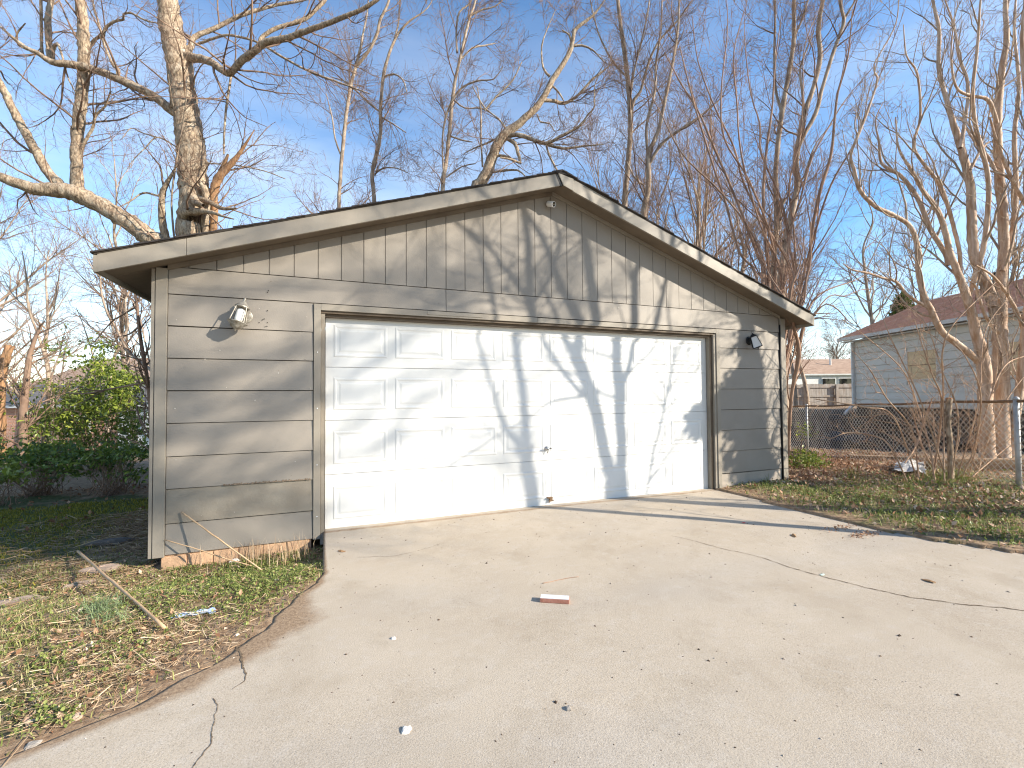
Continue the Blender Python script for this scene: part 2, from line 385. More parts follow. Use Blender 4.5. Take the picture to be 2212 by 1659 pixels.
# cracks: soil-filled splits that wander through the slab
m_crack = mat('crack_dirt', (.10, .07, .045), (.22, .16, .10), scale=40, rough=1)
def crack(name, pix, w0, w1, n=70, seed=0, amp=.006):
    r = np.random.default_rng(seed); P = np.array([groundp(*q)[:2] for q in pix])
    d = np.r_[0, np.cumsum(np.linalg.norm(np.diff(P, axis=0), axis=1))]; s = np.linspace(0, d[-1], n)
    X = np.interp(s, d, P[:, 0]); Y = np.interp(s, d, P[:, 1])
    j = np.cumsum(r.normal(0, amp, (n, 2)), 0); j -= np.linspace(0, 1, n)[:, None]*j[-1]; X += j[:, 0]; Y += j[:, 1]
    T = np.gradient(np.stack([X, Y], 1), axis=0); T /= np.linalg.norm(T, axis=1)[:, None]; Nn = np.stack([-T[:, 1], T[:, 0]], 1)
    wd = np.interp(s, [0, d[-1]], [w0, w1])*r.uniform(.35, 1.5, n)
    z = slab_z(X, Y)+.0025
    A = np.c_[X+Nn[:, 0]*wd/2, Y+Nn[:, 1]*wd/2, z]; B = np.c_[X-Nn[:, 0]*wd/2, Y-Nn[:, 1]*wd/2, z]
    V = np.concatenate([A, B]); J = np.arange(n-1)
    return put(name, V, np.stack([J, J+n, J+n+1, J+1], 1), m_crack, drv)
crack('crack', [(1450, 1158), (1540, 1178), (1640, 1203), (1720, 1228), (1780, 1244), (1850, 1264), (1950, 1285), (2040, 1299), (2130, 1310), (2230, 1322), (2600, 1360)], .004, .013, 160, 5, .004)
crack('crack', [(515, 1395), (525, 1415), (533, 1440), (541, 1452), (533, 1470), (500, 1490)], .014, .002, 40, 8, .002)
crack('crack', [(462, 1508), (473, 1528), (466, 1545), (468, 1560), (462, 1580), (466, 1600), (448, 1620), (430, 1645), (410, 1675)], .003, .004, 60, 9, .0015)
crack('crack', [(737+100/3, 1152+158/3), (737+330/3, 1152+152/3), (737+560/3, 1152+100/3), (950, 1175)], .004, .002, 40, 12, .003)

# ------------------------------------------------------------------ garage
gar = thing('garage', 'grey-beige two-car garage with white sectional door and low gable roof, facing the driveway', 'garage', (2.51, 3.4, -.06))
RX0, RZ = 2.51, 3.768          # ridge
def rz(x): return RZ-abs(x-RX0)/3.0
WL, WR = -1.42, 6.44
b = MB()
b.box(WL, WL+.1, .03, 6.9, -.05, 2.44); b.box(WR-.1, WR, .03, 6.9, -.05, 2.44); b.box(WL+.1, WR-.1, 6.8, 6.9, -.05, 2.44)
b.box(WL+.1, -.05, .02, .1, -.05, 2.44); b.box(5.08, WR-.1, .02, .1, .2, 2.44); b.box(-.05, 5.08, .03, .1, 2.17, 2.44)
b.prism([(WL, 2.441), (WR, 2.441), (WR, rz(WR)-.01), (RX0, RZ-.01), (WL, rz(WL)-.01)], .02, .08)
b.prism([(WL, 2.441), (WR, 2.441), (WR, rz(WR)-.01), (RX0, RZ-.01), (WL, rz(WL)-.01)], 6.82, 6.9)
b.build('wall', m_groove, gar)
for x0, x1, z0, z1 in ((-1.30, -.116, -.05, 2.488), (5.132, 6.32, .2, 2.245), (-.115, 6.32, 2.245, 2.488)): q = MB(); q.box(x0, x1, .0183, .0197, z0, z1); q.build('sheathing', m_gap, gar)
zl = [-.055, .213, .516, .80, 1.093, 1.38, 1.669, 1.955, 2.24, 2.485]
def lap(x0, x1, z0, z1, m=m_paint, dip=0.0, tilt=0.0):
    """one lapped board: bottom edge stands proud, its underside leaves a dark joint"""
    q = MB(); g_ = .007
    q.add([(x0, -.016, z0+g_+tilt), (x1, -.016, z0+g_+dip), (x1, -.006, z1), (x0, -.006, z1), (x0, .018, z0+g_+tilt), (x1, .018, z0+g_+dip), (x1, .018, z1), (x0, .018, z1)],
          [(0, 1, 2, 3), (7, 6, 5, 4), (0, 4, 5, 1), (1, 5, 6, 2), (2, 6, 7, 3), (3, 7, 4, 0)])
    return q.build('siding_board', m, gar)
r_ = np.random.default_rng(4)
for i in range(8): lap(-1.298, -.118, zl[i], zl[i+1], m_paint2 if i == 1 else m_paint, r_.normal(0, .0015), r_.normal(0, .0015))
lap(-1.298, 1.207, zl[8], zl[9]); lap(1.213, 6.318, zl[8], zl[9])
zr = [.205, .513, .81, 1.097, 1.392, 1.687, 1.975, 2.24]
for i in range(7): lap(5.134, 6.318, zr[i], zr[i+1], m_paint, r_.normal(0, .002), r_.normal(0, .002))
# crumbling hardboard edge along the second joint from the ground
e = MB(); rr = np.random.default_rng(11)
for i in range(46):
    x = -.86+i*.0158+rr.normal(0, .003); h = rr.uniform(.003, .016); y = -.018-rr.uniform(0, .006)
    z = .516+.008
    e.add([(x-.009, y, z-.004), (x+.009, y, z-.004), (x+.006, y+.001, z+h), (x-.006, y+.001, z+h*.7), (x-.009, -.014, z-.004), (x+.009, -.014, z-.004), (x+.006, -.013, z+h+.002), (x-.006, -.013, z+h*.7+.002)],
          [(0, 1, 2, 3), (0, 4, 5, 1), (2, 6, 7, 3), (1, 5, 6, 2), (3, 7, 4, 0)])
m_crumb = mat('crumbling_board', (.26, .20, .14), (.14, .10, .07), scale=70, rough=1)
o = e.build('board_rot', m_crumb, gar); stuff(o)
# gable boards with twin grooves between them
pitch = .2145; k = -12
while 1.211+k*pitch < 6.4:
    x0 = max(1.211+k*pitch+.0045, -1.31); x1 = min(1.211+(k+1)*pitch-.0045, 6.345); k += 1
    if x1-x0 < .03: continue
    t0, t1 = rz(x0)-.004, rz(x1)-.004; zb = 2.492
    if max(t0, t1) < zb+.01: continue
    poly = [(x0, zb), (x1, zb)]
    if t1 > zb: poly.append((x1, t1))
    if x0 < RX0 < x1: poly.append((RX0, RZ-.004))
    if t0 > zb: poly.append((x0, t0))
    q = MB(); q.prism(poly, -.010+r_.normal(0, .0006), .018)
    q.build('gable_board', m_paint, gar)
    if x1+.012 < 6.34 and t1 > zb+.05: q = MB(); q.box(x1+.0032, x1+.0058, -.007, .018, zb, t1-.01); q.build('groove_bead', m_paint, gar)
# frieze strips under the rake soffit
def slope_strip(x0, x1, d0, d1, y0, y1, name, m, parent=gar, base=RZ, rise=3.0, bevel=0):
    f = lambda x: base-abs(x-RX0)/rise
    q = MB(); q.prism([(x0, f(x0)+d0), (x1, f(x1)+d0), (x1, f(x1)+d1), (x0, f(x0)+d1)], y0, y1); return q.build(name, m, parent, bevel=bevel)
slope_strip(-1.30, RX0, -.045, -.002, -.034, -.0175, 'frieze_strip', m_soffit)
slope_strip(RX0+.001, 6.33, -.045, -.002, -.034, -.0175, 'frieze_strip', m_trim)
# corner boards
q = MB(); q.box(-1.388, -1.302, -.030, .018, -.065, rz(-1.388)-.0); q.build('corner_board', m_trim, gar, bevel=.003)
q = MB(); q.box(WL, -1.394, -.022, .10, -.065, rz(WL)); q.build('corner_board', m_trim, gar, bevel=.002)
q = MB(); q.box(6.342, WR, -.030, .10, -.02, rz(WR)); q.build('corner_board', m_trim, gar, bevel=.003)
q = MB(); q.box(-1.393, -1.389, -.010, .018, -.06, 2.40); q.build('joint_strip', mat('red_brown_edge', (.16, .06, .035), rough=.8), gar)
q = MB(); q.cyl((6.330, -.020, 2.36), (6.330, -.020, .02), .011, n=8); q.build('dark_strip', m_black, gar, True)  # thin dark upright strip beside the right corner board
# foundation
fb = np.random.default_rng(5)
x = -1.33; first = True
q0 = None
while x < -.14:
    w_ = min(.198+fb.normal(0, .004), -.12-x)
    q = MB(); z1 = -.07+.018*((x+1.33)/1.2); q.box(x, x+w_-.010, -.004+fb.normal(0, .003), .07, -.24, z1)
    q.build('foundation_brick', m_found, gar, bevel=.006); x += w_
q = MB(); q.box(-1.325, -.13, .006, .09, -.3, -.0505); q.build('mortar_bed', m_found, gar)
q = MB(); q.box(5.14, 6.335, -.006, .095, -.2, .198); q.build('foundation_block', m_foundp, gar, bevel=.006)
# rake soffit, eave soffits
def soff(x0, x1):
    q = MB(); f = lambda x: RZ-abs(x-RX0)/3.0
    q.add([(x0, -.258, f(x0)-.004), (x1, -.258, f(x1)-.004), (x1, .015, f(x1)+.001), (x0, .015, f(x0)+.001), (x0, -.258, f(x0)+.02), (x1, -.258, f(x1)+.02), (x1, .015, f(x1)+.02), (x0, .015, f(x0)+.02)],
          [(0, 3, 2, 1), (4, 5, 6, 7), (0, 1, 5, 4), (2, 3, 7, 6), (1, 2, 6, 5), (3, 0, 4, 7)]); q.build('soffit', m_soffit, gar)
soff(-1.695, RX0); soff(RX0+.0005, 6.695)
for x0, x1 in ((-1.695, WL-.002), (WR+.002, 6.695)):
    q = MB(); z = min(rz(x0), rz(x1))-.0; xi, xo = (x1, x0) if x0 < 0 else (x0, x1)
    q.add([(xo, .02, rz(xo)), (xi, .02, rz(xi)), (xi, 7.15, rz(xi)), (xo, 7.15, rz(xo)), (xo, .02, rz(xo)+.02), (xi, .02, rz(xi)+.02), (xi, 7.15, rz(xi)+.02), (xo, 7.15, rz(xo)+.02)],
          [(0, 1, 2, 3), (4, 7, 6, 5), (0, 4, 5, 1), (1, 5, 6, 2), (2, 6, 7, 3), (3, 7, 4, 0)]); q.build('eave_soffit', m_soffit, gar)
# fascia
FB = 3.735; FH = .145
def fasc(x0, x1, y0=-.285, y1=-.26, e0=0, e1=0): return slope_strip(x0, x1, 0, FH, y0, y1, 'fascia_board', m_trim, base=FB, bevel=.002)
fasc(-1.70, -1.105); fasc(-1.102, RX0-.03); fasc(RX0+.14, 6.70)
q = MB(); q.prism([(RX0+.01, FB-.003), (RX0+.142, FB-.05), (RX0+.142, FB+FH-.052), (RX0-.06, FB+FH-.012)], -.297, -.2861); q.build('fascia_cap', m_trim, gar, bevel=.003)
q = MB(); q.prism([(RX0-.03, FB-.010), (RX0+.009, FB-.004), (RX0-.061, FB+FH-.014), (RX0-.09, FB+FH-.024), ], -.2855, -.262); q.build('flashing_fold', m_black, gar)
q = MB(); q.box(-1.725, -1.70, -.285, 7.15, FB-4.21/3-.0, FB-4.21/3+FH-.01); q.build('eave_fascia', m_trim, gar)
q = MB(); q.box(6.70, 6.725, -.285, 7.15, FB-4.19/3-.012, FB-4.19/3+FH-.012); q.build('eave_fascia', m_trim, gar)
# roof deck and shingle courses (each course a strip laid over the one below)
roof = MB()
for s_ in (-1, 1):
    xe = RX0+s_*4.23; f = lambda x: FB+FH-abs(x-RX0)/3
    P = [(RX0, f(RX0)+.001), (xe, f(xe)+.001), (xe, f(xe)+.014), (RX0, f(RX0)+.014)]
    roof.prism(P if s_ < 0 else P[::-1], -.29, 7.2)
roof = roof.build('roof', m_gap, gar)
fr = np.random.default_rng(9)
for s_ in (-1, 1):
    for i in range(31):
        a = 4.25-i*.14; b_ = max(a-.16, 0)
        x0 = RX0+s_*a; x1 = RX0+s_*b_; z0 = FB+FH-a/3+.022+fr.normal(0, .0015); z1 = FB+FH-b_/3+.016
        y0 = -.305+fr.normal(0, .006)
        q = MB(); P = [(x0, z0-.008), (x0, z0+.006), (x1, z1+.004), (x1, z1-.006)]
        q.prism(P if s_ > 0 else P[::-1], y0, 7.22); q.build('shingle_course', m_shingle, roof)
q = MB(); q.prism([(RX0-.13, FB+FH-.02), (RX0+.13, FB+FH-.02), (RX0+.13, FB+FH-.005), (RX0, FB+FH+.036), (RX0-.13, FB+FH-.005)], -.30, 7.22); q.build('ridge_cap', m_shingle, roof)

# door trim and jambs
q = MB(); q.box(-.113, -.050, -.024, .018, -.06, 2.238); q.build('door_trim', m_trim, gar, bevel=.002)
q = MB(); q.box(-.048, -.012, .004, .125, -.03, 2.16); q.build('door_jamb', m_paint2, gar)
q = MB(); q.box(5.068, 5.130, -.024, .018, -.03, 2.238); q.build('door_trim', m_trim, gar, bevel=.002)
q = MB(); q.box(5.030, 5.066, -.010, .125, -.03, 2.16); q.build('door_jamb', m_trim, gar)
q = MB(); q.box(4.992, 5.028, .030, .095, -.03, 2.12); q.build('door_stop', m_paint2, gar)
q = MB(); q.box(4.992, 5.028, .020, .0295, -.03, 2.12); q.build('stop_edge', m_seal, gar)
q = MB(); q.box(-.049, 2.30, -.026, .018, 2.176, 2.238); q.build('door_trim', m_trim, gar, bevel=.002)
q = MB(); q.box(2.303, 5.067, -.022, .018, 2.178, 2.236); q.build('door_trim', m_trim, gar, bevel=.002)
q = MB(); q.box(1.0, 1.62, -.032, -.0265, 2.196, 2.232); q.build('trim_patch', m_trim, gar, bevel=.001)
q = MB(); q.box(-.047, 5.029, -.006, .125, 2.150, 2.1735); q.build('head_jamb', m_seal, gar)
q = MB(); q.box(-.010, 5.029, .030, .094, 2.121, 2.1495); q.build('head_stop', m_seal, gar)
q = MB(); q.box(-.05, 5.08, .0, .2, -.12, -.022); q.build('sill', m_foundp, gar)

# sectional door: slab behind, four sections, eight raised panels in each
q = MB(); q.box(-.01, 5.02, .118, .14, -.02, 2.16); dr_ = q.build('garage_door', m_door, gar)
zs = [-.018, .537, 1.082, 1.622, 2.158]
for i in range(4):
    q = MB(); q.box(-.008, 4.990, .098, .1178, zs[i]+.002, zs[i+1]-.0015); q.build('door_section', m_door, dr_, bevel=.003)
def panel_mesh():
    V = []; w_, h_ = .53, .33
    prof = [(0, 0), (.008, -.0042), (.020, -.0042), (.034, .0003), (.050, .0003), (.068, -.0035)]
    for ins, y in prof:
        V += [(ins, y-.0005, ins), (w_-ins, y-.0005, ins), (w_-ins, y-.0005, h_-ins), (ins, y-.0005, h_-ins)]
    F = []
    for k in range(len(prof)-1):
        for i in range(4): F.append((k*4+i, k*4+(i+1) % 4, k*4+4+(i+1) % 4, k*4+4+i))
    n = (len(prof)-1)*4; F.append((n, n+1, n+2, n+3))
    me = bpy.data.meshes.new('raised_panel'); me.from_pydata(V, [], F); me.materials.append(m_door); me.update(); return me
pm = panel_mesh(); rl = root_loc(dr_)
for i in range(4):
    for j in range(8):
        link('raised_panel', pm, dr_, np.array([.07+j*.6125, .0978, zs[i]+.105])-rl)
# T-handle and lower latch
hx, hz = wallp(1181, 969, .09)[[0, 2]]
q = MB(); q.lathe([(.028, 0), (.028, .004), (.018, .010), (.012, .022), (.012, .03)], (hx, .094, hz), 14, (0, -1, 0)); q.obox((hx-.045, .055, hz+.008), (hx+.045, .055, hz+.004), .012, .016)
q.build('door_handle', m_chrome, dr_, True)
q = MB()
for s_ in (-1, 1): q.cyl((hx+s_*.014, .062, hz), (hx, .066, hz-.055), .0035, n=6)
q.build('pull_ring', m_chrome, dr_)
hx, hz = wallp(1187, 1077, .09)[[0, 2]]
q = MB(); q.box(hx-.035, hx+.03, .060, .0975, hz+.008, hz+.020); q.box(hx-.006, hx+.030, .066, .0975, hz-.030, hz+.006); q.cyl((hx-.012, .07, hz-.01), (hx-.012, .07, hz-.045), .005, n=8); q.cyl((hx+.03, .07, hz-.02), (hx+.05, .062, hz-.016), .006, n=8)
q.build('door_latch', m_rust, dr_)
for zz in (.05, .55, 1.1, 1.65):                                   # nail heads
    q = MB(); q.lathe([(.006, 0), (.006, .002), (.003, .004)], (-.08, -.0245, zz+.11), 8, (0, -1, 0)); q.build('nail_head', m_white, gar)
# small round holes left in the boards right of the lamp
for px, py in ((578, 697), (567, 691), (560, 697), (573, 706), (577, 705), (578, 671), (578, 632), (580, 628), (571, 689)):
    P = wallp(px, py, -.012); q = MB(); q.cyl((P[0], -.0195, P[2]), (P[0], -.008, P[2]), .0045, n=8); q.build('screw_hole', m_gap, gar)

# ------------------------------------------------------------------ wall lanterns
def lantern(name, label, cat, x, z, metal, glassm, tilt, round_, sx=1.0):
    t = thing(name, label, cat, (x, -.018, z), group='wall lanterns either side of the garage door')
    q = MB(); q.lathe([(.062, 0), (.062, .006), (.054, .012), (.046, .013), (.044, .020), (.02, .024)], (0, 0, .03), 20, (0, -1, 0)); P0 = q
    R = Matrix.Rotation(tilt, 3, 'Y')@Matrix.Rotation(-.10, 3, 'X'); A = np.array(R)
    def fin(mb, nm, m, smooth=False, rot=True):
        V = np.array(mb.v)
        if rot: V = V@A.T
        V = V+np.array([x, -.018, z]); mb.v = [tuple(v) for v in V]; return mb.build(nm, m, t, smooth)
    q = MB(); q.lathe([(.062, 0), (.062, .006), (.054, .012), (.046, .013), (.044, .020), (.02, .024)], (.035 if round_ else 0, 0, .03), 20, (0, -1, 0)); fin(q, 'back_plate', metal, rot=False)
    cy = -.11
    q = MB(); q.cyl((.01, -.015, .045), (0, cy, .095), .009, n=8); q.cyl((.01, -.015, .03), (0, cy+.04, .02), .007, n=8); fin(q, 'arm', metal)
    top = .085
    if round_:
        q = MB(); q.lathe([(.062, 0), (.064, .006), (.050, .022), (.034, .040), (.022, .052), (.017, .060), (.010, .064), (.012, .072), (.015, .080), (.008, .092), (.002, .104)], (0, cy, top), 20); fin(q, 'cap', metal, True)
        q = MB(); q.lathe([(.001, -.045), (.008, -.040), (.010, -.030), (.022, -.024), (.034, -.018), (.05, -.004), (.062, .018), (.082, .034), (.086, .040), (.078, .042)], (0, cy, -.095), 20); fin(q, 'tray', metal, True)
        for k in range(4):
            a = math.pi/4+k*math.pi/2; q = MB(); q.cyl((.058*math.cos(a), cy+.058*math.sin(a), top+.003), (.080*math.cos(a), cy+.080*math.sin(a), -.056), .0045, n=6); fin(q, 'cage_bar', metal)
        q = MB(); q.lathe([(.020, -.050), (.030, -.045), (.034, -.02), (.035, .03), (.033, .065), (.018, .083)], (0, cy, -.005), 18); fin(q, 'glass_globe', glassm, True)
    else:
        hw, hb = .036, .062
        q = MB(); q.lathe([(.058, 0), (.056, .008), (.036, .026), (.020, .034), (.012, .044), (.004, .058), (.002, .075)], (0, cy, top-.01), 4); fin(q, 'cap', metal)
        q = MB(); q.lathe([(.004, -.030), (.012, -.022), (.03, -.014), (.088, 0), (.088, .008), (.07, .010)], (0, cy, -.085), 4); fin(q, 'tray', metal)
        for k in range(4):
            a = k*math.pi/2; q = MB(); q.cyl((.054*math.cos(a), cy+.054*math.sin(a), top-.008), (.084*math.cos(a), cy+.084*math.sin(a), -.078), .005, n=5); fin(q, 'cage_bar', metal)
        for k in range(4):
            a = k*math.pi/2; a2 = a+math.pi/2; q = MB(); r0, r1 = .050, .079
            q.add([(r0*math.cos(a), cy+r0*math.sin(a), top-.012), (r0*math.cos(a2), cy+r0*math.sin(a2), top-.012), (r1*math.cos(a2), cy+r1*math.sin(a2), -.076), (r1*math.cos(a), cy+r1*math.sin(a), -.076),
                   (r0*.95*math.cos(a), cy+r0*.95*math.sin(a), top-.012), (r0*.95*math.cos(a2), cy+r0*.95*math.sin(a2), top-.012), (r1*.95*math.cos(a2), cy+r1*.95*math.sin(a2), -.076), (r1*.95*math.cos(a), cy+r1*.95*math.sin(a), -.076)],
                  [(0, 1, 2, 3), (7, 6, 5, 4), (0, 4, 5, 1), (2, 6, 7, 3)]); fin(q, 'pane', glassm)
    return t
m_lampmetal = mat('weathered_lamp_metal', (.46, .43, .37), (.20, .17, .13), scale=30, rough=.5, metallic=.35)
m_globe = mat('frosted_globe', (.80, .77, .70), rough=.35)
m_pane = mat('clear_pane', (.55, .57, .58), rough=.12, spec=.5)
lantern('wall_lantern', 'weathered pale metal lantern with white globe on the wide left wall section', 'wall lamp', -.735, 2.045, m_lampmetal, m_globe, math.radians(14), True)
lantern('wall_lantern', 'black lantern with clear panes tilted on the narrow right wall section', 'wall lamp', 5.70, 2.065, m_black, m_pane, math.radians(-22), False)

# ------------------------------------------------------------------ security camera under the ridge
cl = wallp(1188, 440, -.07)
sc_ = thing('security_camera', 'white cylindrical security camera with black front under the gable peak', 'security camera', (cl[0], -.012, cl[2]+.02))
c0 = np.array([cl[0]-.012, -.035, cl[2]+.012]); ax = np.array([.35, -.86, -.36]); ax /= np.linalg.norm(ax); c1 = c0+ax*.105
q = MB(); q.lathe([(.026, 0), (.033, .006), (.034, .02), (.034, .098), (.032, .105), (.029, .1055), (.028, .100)], c0, 24, ax); q.build('housing', m_white, sc_, True)
q = MB(); q.lathe([(.0275, .1005), (.0275, .103), (.012, .1035), (.011, .1015), (.002, .101)], c0, 24, ax); q.build('lens_face', m_glass, sc_)
q = MB(); q.lathe([(.009, .1035), (.009, .1045), (.004, .1047)], c0, 12, ax); q.build('lens', m_chrome, sc_)
q = MB(); q.cyl((cl[0]-.01, -.010, cl[2]+.02), (cl[0]-.01, -.040, cl[2]+.015), .012, n=10); q.build('mount', m_white, sc_)
# ------------------------------------------------------------------ tree machinery
def smoothpoly(P, R, step):
    """Catmull-Rom through the traced points"""
    P = np.asarray(P, float); R = np.asarray(R, float); n = len(P)
    if n == 2: Q = np.vstack([2*P[0]-P[1], P, 2*P[1]-P[0]])
    else: Q = np.vstack([2*P[0]-P[1], P, 2*P[-1]-P[-2]])
    out = []; rr = []
    for i in range(n-1):
        p0, p1, p2, p3 = Q[i:i+4]; k = max(2, int(np.linalg.norm(p2-p1)/step)+1)
        t = np.linspace(0, 1, k, endpoint=False)[:, None]
        out.append(.5*((2*p1)+(-p0+p2)*t+(2*p0-5*p1+4*p2-p3)*t**2+(-p0+3*p1-3*p2+p3)*t**3)); rr.append(R[i]+(R[i+1]-R[i])*t[:, 0])
    return np.vstack(out+[P[-1:]]), np.concatenate(rr+[R[-1:]])
def frames(P):
    """P (n,k,3) -> tangents and two normals"""
    T = np.gradient(P, axis=1); T /= np.linalg.norm(T, axis=2, keepdims=True)+1e-9
    h = np.zeros_like(T); m = np.abs(T[:, :1, 2:3]) > .8; h[..., 0] = m[..., 0]; h[..., 2] = ~m[..., 0]
    A = np.cross(T, h); A /= np.linalg.norm(A, axis=2, keepdims=True)+1e-9; return T, A, np.cross(T, A)
def tubes(P, R, sides, rough=0.0, rng=None):
    """many tubes at once: P (n,k,3), R (n,k)"""
    n, k, _ = P.shape; T, A, B = frames(P); a = np.arange(sides)*2*np.pi/sides
    rad = R[:, :, None]*np.ones(sides)
    if rough and rng is not None: rad = rad*(1+rng.normal(0, rough, rad.shape))
    V = P[:, :, None]+rad[..., None]*(A[:, :, None]*np.cos(a)[:, None]+B[:, :, None]*np.sin(a)[:, None])
    V = V.reshape(-1, 3)
    i = np.arange(n)[:, None, None]*k*sides+np.arange(k-1)[None, :, None]*sides; s0 = np.arange(sides); s1 = (s0+1) % sides
    F = np.stack([i+s0, i+s1, i+s1+sides, i+s0+sides], -1).reshape(-1, 4)
    return V, F
def joinm(parts):
    V = []; F = []; n = 0
    for v, f in parts: V.append(v); F.append(f+n); n += len(v)
    return np.concatenate(V), np.concatenate(F)
def resample(P, R, k):
    d = np.r_[0, np.cumsum(np.linalg.norm(np.diff(P, axis=0), axis=1))]; s = np.linspace(0, d[-1], k)
    return np.stack([np.interp(s, d, P[:, i]) for i in range(3)], 1), np.interp(s, d, R)
def sprout(P, R, num, k, lr, rng, ang=(.5, 1.1), up=.25, wander=.12, rr=(.35, .6), umin=.2, tip=.25, rmin=.002, curl=0.0, planar=None):
    """children of branches P (n,m,3): num children in all, length lr metres"""
    n, m, _ = P.shape; T, A, B = frames(P)
    ln = np.linalg.norm(np.diff(P, axis=1), axis=2).sum(1); pr = ln/ln.sum()
    bi = rng.choice(n, num, p=pr); u = rng.uniform(umin, 1, num)*(m-1.001); j = u.astype(int); fr = (u-j)[:, None]
    p0 = P[bi, j]*(1-fr)+P[bi, j+1]*fr; r0 = R[bi, j]*(1-fr[:, 0])+R[bi, j+1]*fr[:, 0]
    th = rng.uniform(0, 2*np.pi, num); al = rng.uniform(*ang, num)
    D = T[bi, j]*np.cos(al)[:, None]+(A[bi, j]*np.cos(th)[:, None]+B[bi, j]*np.sin(th)[:, None])*np.sin(al)[:, None]
    L_ = rng.uniform(*lr, num)*(1.15-.5*u/(m-1)); st = L_/(k-1)
    Q = np.zeros((num, k, 3)); Q[:, 0] = p0
    bend = rng.normal(0, 1, (num, 3))*curl
    for i in range(1, k):
        D = D+rng.normal(0, wander, (num, 3))+np.array([0, 0, up])/(k-1)+bend/(k-1); D /= np.linalg.norm(D, axis=1, keepdims=True)
        Q[:, i] = Q[:, i-1]+D*st[:, None]
    s = np.maximum(r0*rng.uniform(*rr, num), rmin); s = np.minimum(s, np.maximum(.012*L_+.003, rmin))
    RR = s[:, None]*np.linspace(1, tip, k)[None]; return Q, np.maximum(RR, rmin*.7)
def trace(pts, t, rng=None, dw=0.0, dt=0.0, tr=None, sx=1/3, ox=0, oy=0, wsc=1/3):
    """pts: (x,y,width[,depth]) traced on a view; returns world polyline + radii"""
    P = []; R = []; n = len(pts); ph = rng.uniform(0, 6.28) if rng is not None else 0
    for i, q in enumerate(pts):
        d = q[3] if len(q) > 3 else t+dt*i/max(n-1, 1)+dw*(math.sin(ph+i*1.3)-math.sin(ph))
        P.append(at(ox+q[0]*sx, oy+q[1]*sx, d)); R.append(q[2]*wsc*d/FPX/2)
    return np.array(P), np.array(R)

def bark(name, c1, c2, c3, bump=.8, sc=14, bs=26):
    return mat(name, c1, c2, scale=sc, rough=.95, bump=bump, bscale=bs, blotch=c3, blscale=9, stretch=(1, 1, .35), lo=.4, hi=.6, bdist=.02, spec=.15)
m_bark = bark('grey_brown_bark', (.44, .34, .24), (.20, .145, .10), (.58, .51, .40), 1.0, 30, 46)
m_bark2 = bark('pale_twig_bark', (.42, .33, .25), (.24, .175, .13), (.50, .43, .34), .4, 10, 20)
m_twig = mat('twig_bark', (.31, .21, .15), (.155, .10, .072), scale=3, rough=.9, spec=.15)
m_twig_red = mat('reddish_twig_bark', (.32, .19, .125), (.19, .11, .075), scale=4, rough=.8, spec=.2)
m_red = mat('reddish_stem_bark', (.40, .26, .18), (.24, .145, .10), scale=8, rough=.8, bump=.3, bscale=30, stretch=(1, 1, .3))
m_myrtle = mat('smooth_myrtle_bark', (.40, .25, .15), (.62, .48, .37), scale=16, rough=.7, bump=.35, bscale=24, stretch=(1, 1, .12), blotch=(.29, .165, .095), blscale=13)
m_brush = mat('tan_brush_bark', (.52, .36, .24), (.36, .22, .14), scale=6, rough=.85)
m_heart = mat('split_heartwood', (.42, .25, .13), (.25, .13, .07), scale=24, rough=.95, bump=.9, bscale=40, stretch=(1, 1, .2))

def make_tree(name, label, group, base, trunk, limbs, levels, m_trunk, m_tw, seed, rough=.05, cat='tree', step=.18, sides=10, k2=14, limb_mats=None, min_limb=.0, keep=None):
    """trunk/limbs: (P,R) polylines. levels: list of dicts for sprout. Each limb is a part; all fine growth is one crown."""
    rng = np.random.default_rng(seed); t = thing(name, label, cat, base, group)
    res = []
    def one(nm, PR, m, sd):
        P, R = smoothpoly(PR[0], PR[1], step)
        j = rng.normal(0, 1, P.shape)*R[:, None]*.045; j[0] = 0; P = P+j
        V, F = tubes(P[None], R[None], sd, rough, rng)
        put(nm, V, F, m, t, smooth=True); res.append(resample(P, R, k2))
    if trunk is not None:
        for tk in (trunk if isinstance(trunk, list) else [trunk]): one('trunk', tk, m_trunk, sides+2)
    small = []
    for i, l in enumerate(limbs):
        if l[1].max() < min_limb: small.append(l); continue
        one('limb', l, limb_mats[i] if limb_mats and limb_mats.get(i) else m_trunk, sides if l[1].max() > .03 else 6)
    parts = []
    for l in small:
        P, R = smoothpoly(l[0], l[1], step); P, R = resample(P, R, k2); P = P+rng.normal(0, .008, P.shape); res.append((P, R)); parts.append(tubes(P[None], R[None], 5))
    gen = [(np.array([r[0] for r in res]), np.array([r[1] for r in res]))]
    for lv in levels:
        lv = dict(lv); src = lv.pop('src', -1); P, R = gen[src]
        sd = lv.pop('sides', 3); show = lv.pop('show', True)
        Q, RR = sprout(P, R, rng=rng, **lv); gen.append((Q, RR)); parts.append(tubes(Q, RR, sd))
    if parts:
        V, F = joinm(parts); put('crown', V, F, m_tw, t, smooth=True)
    return t
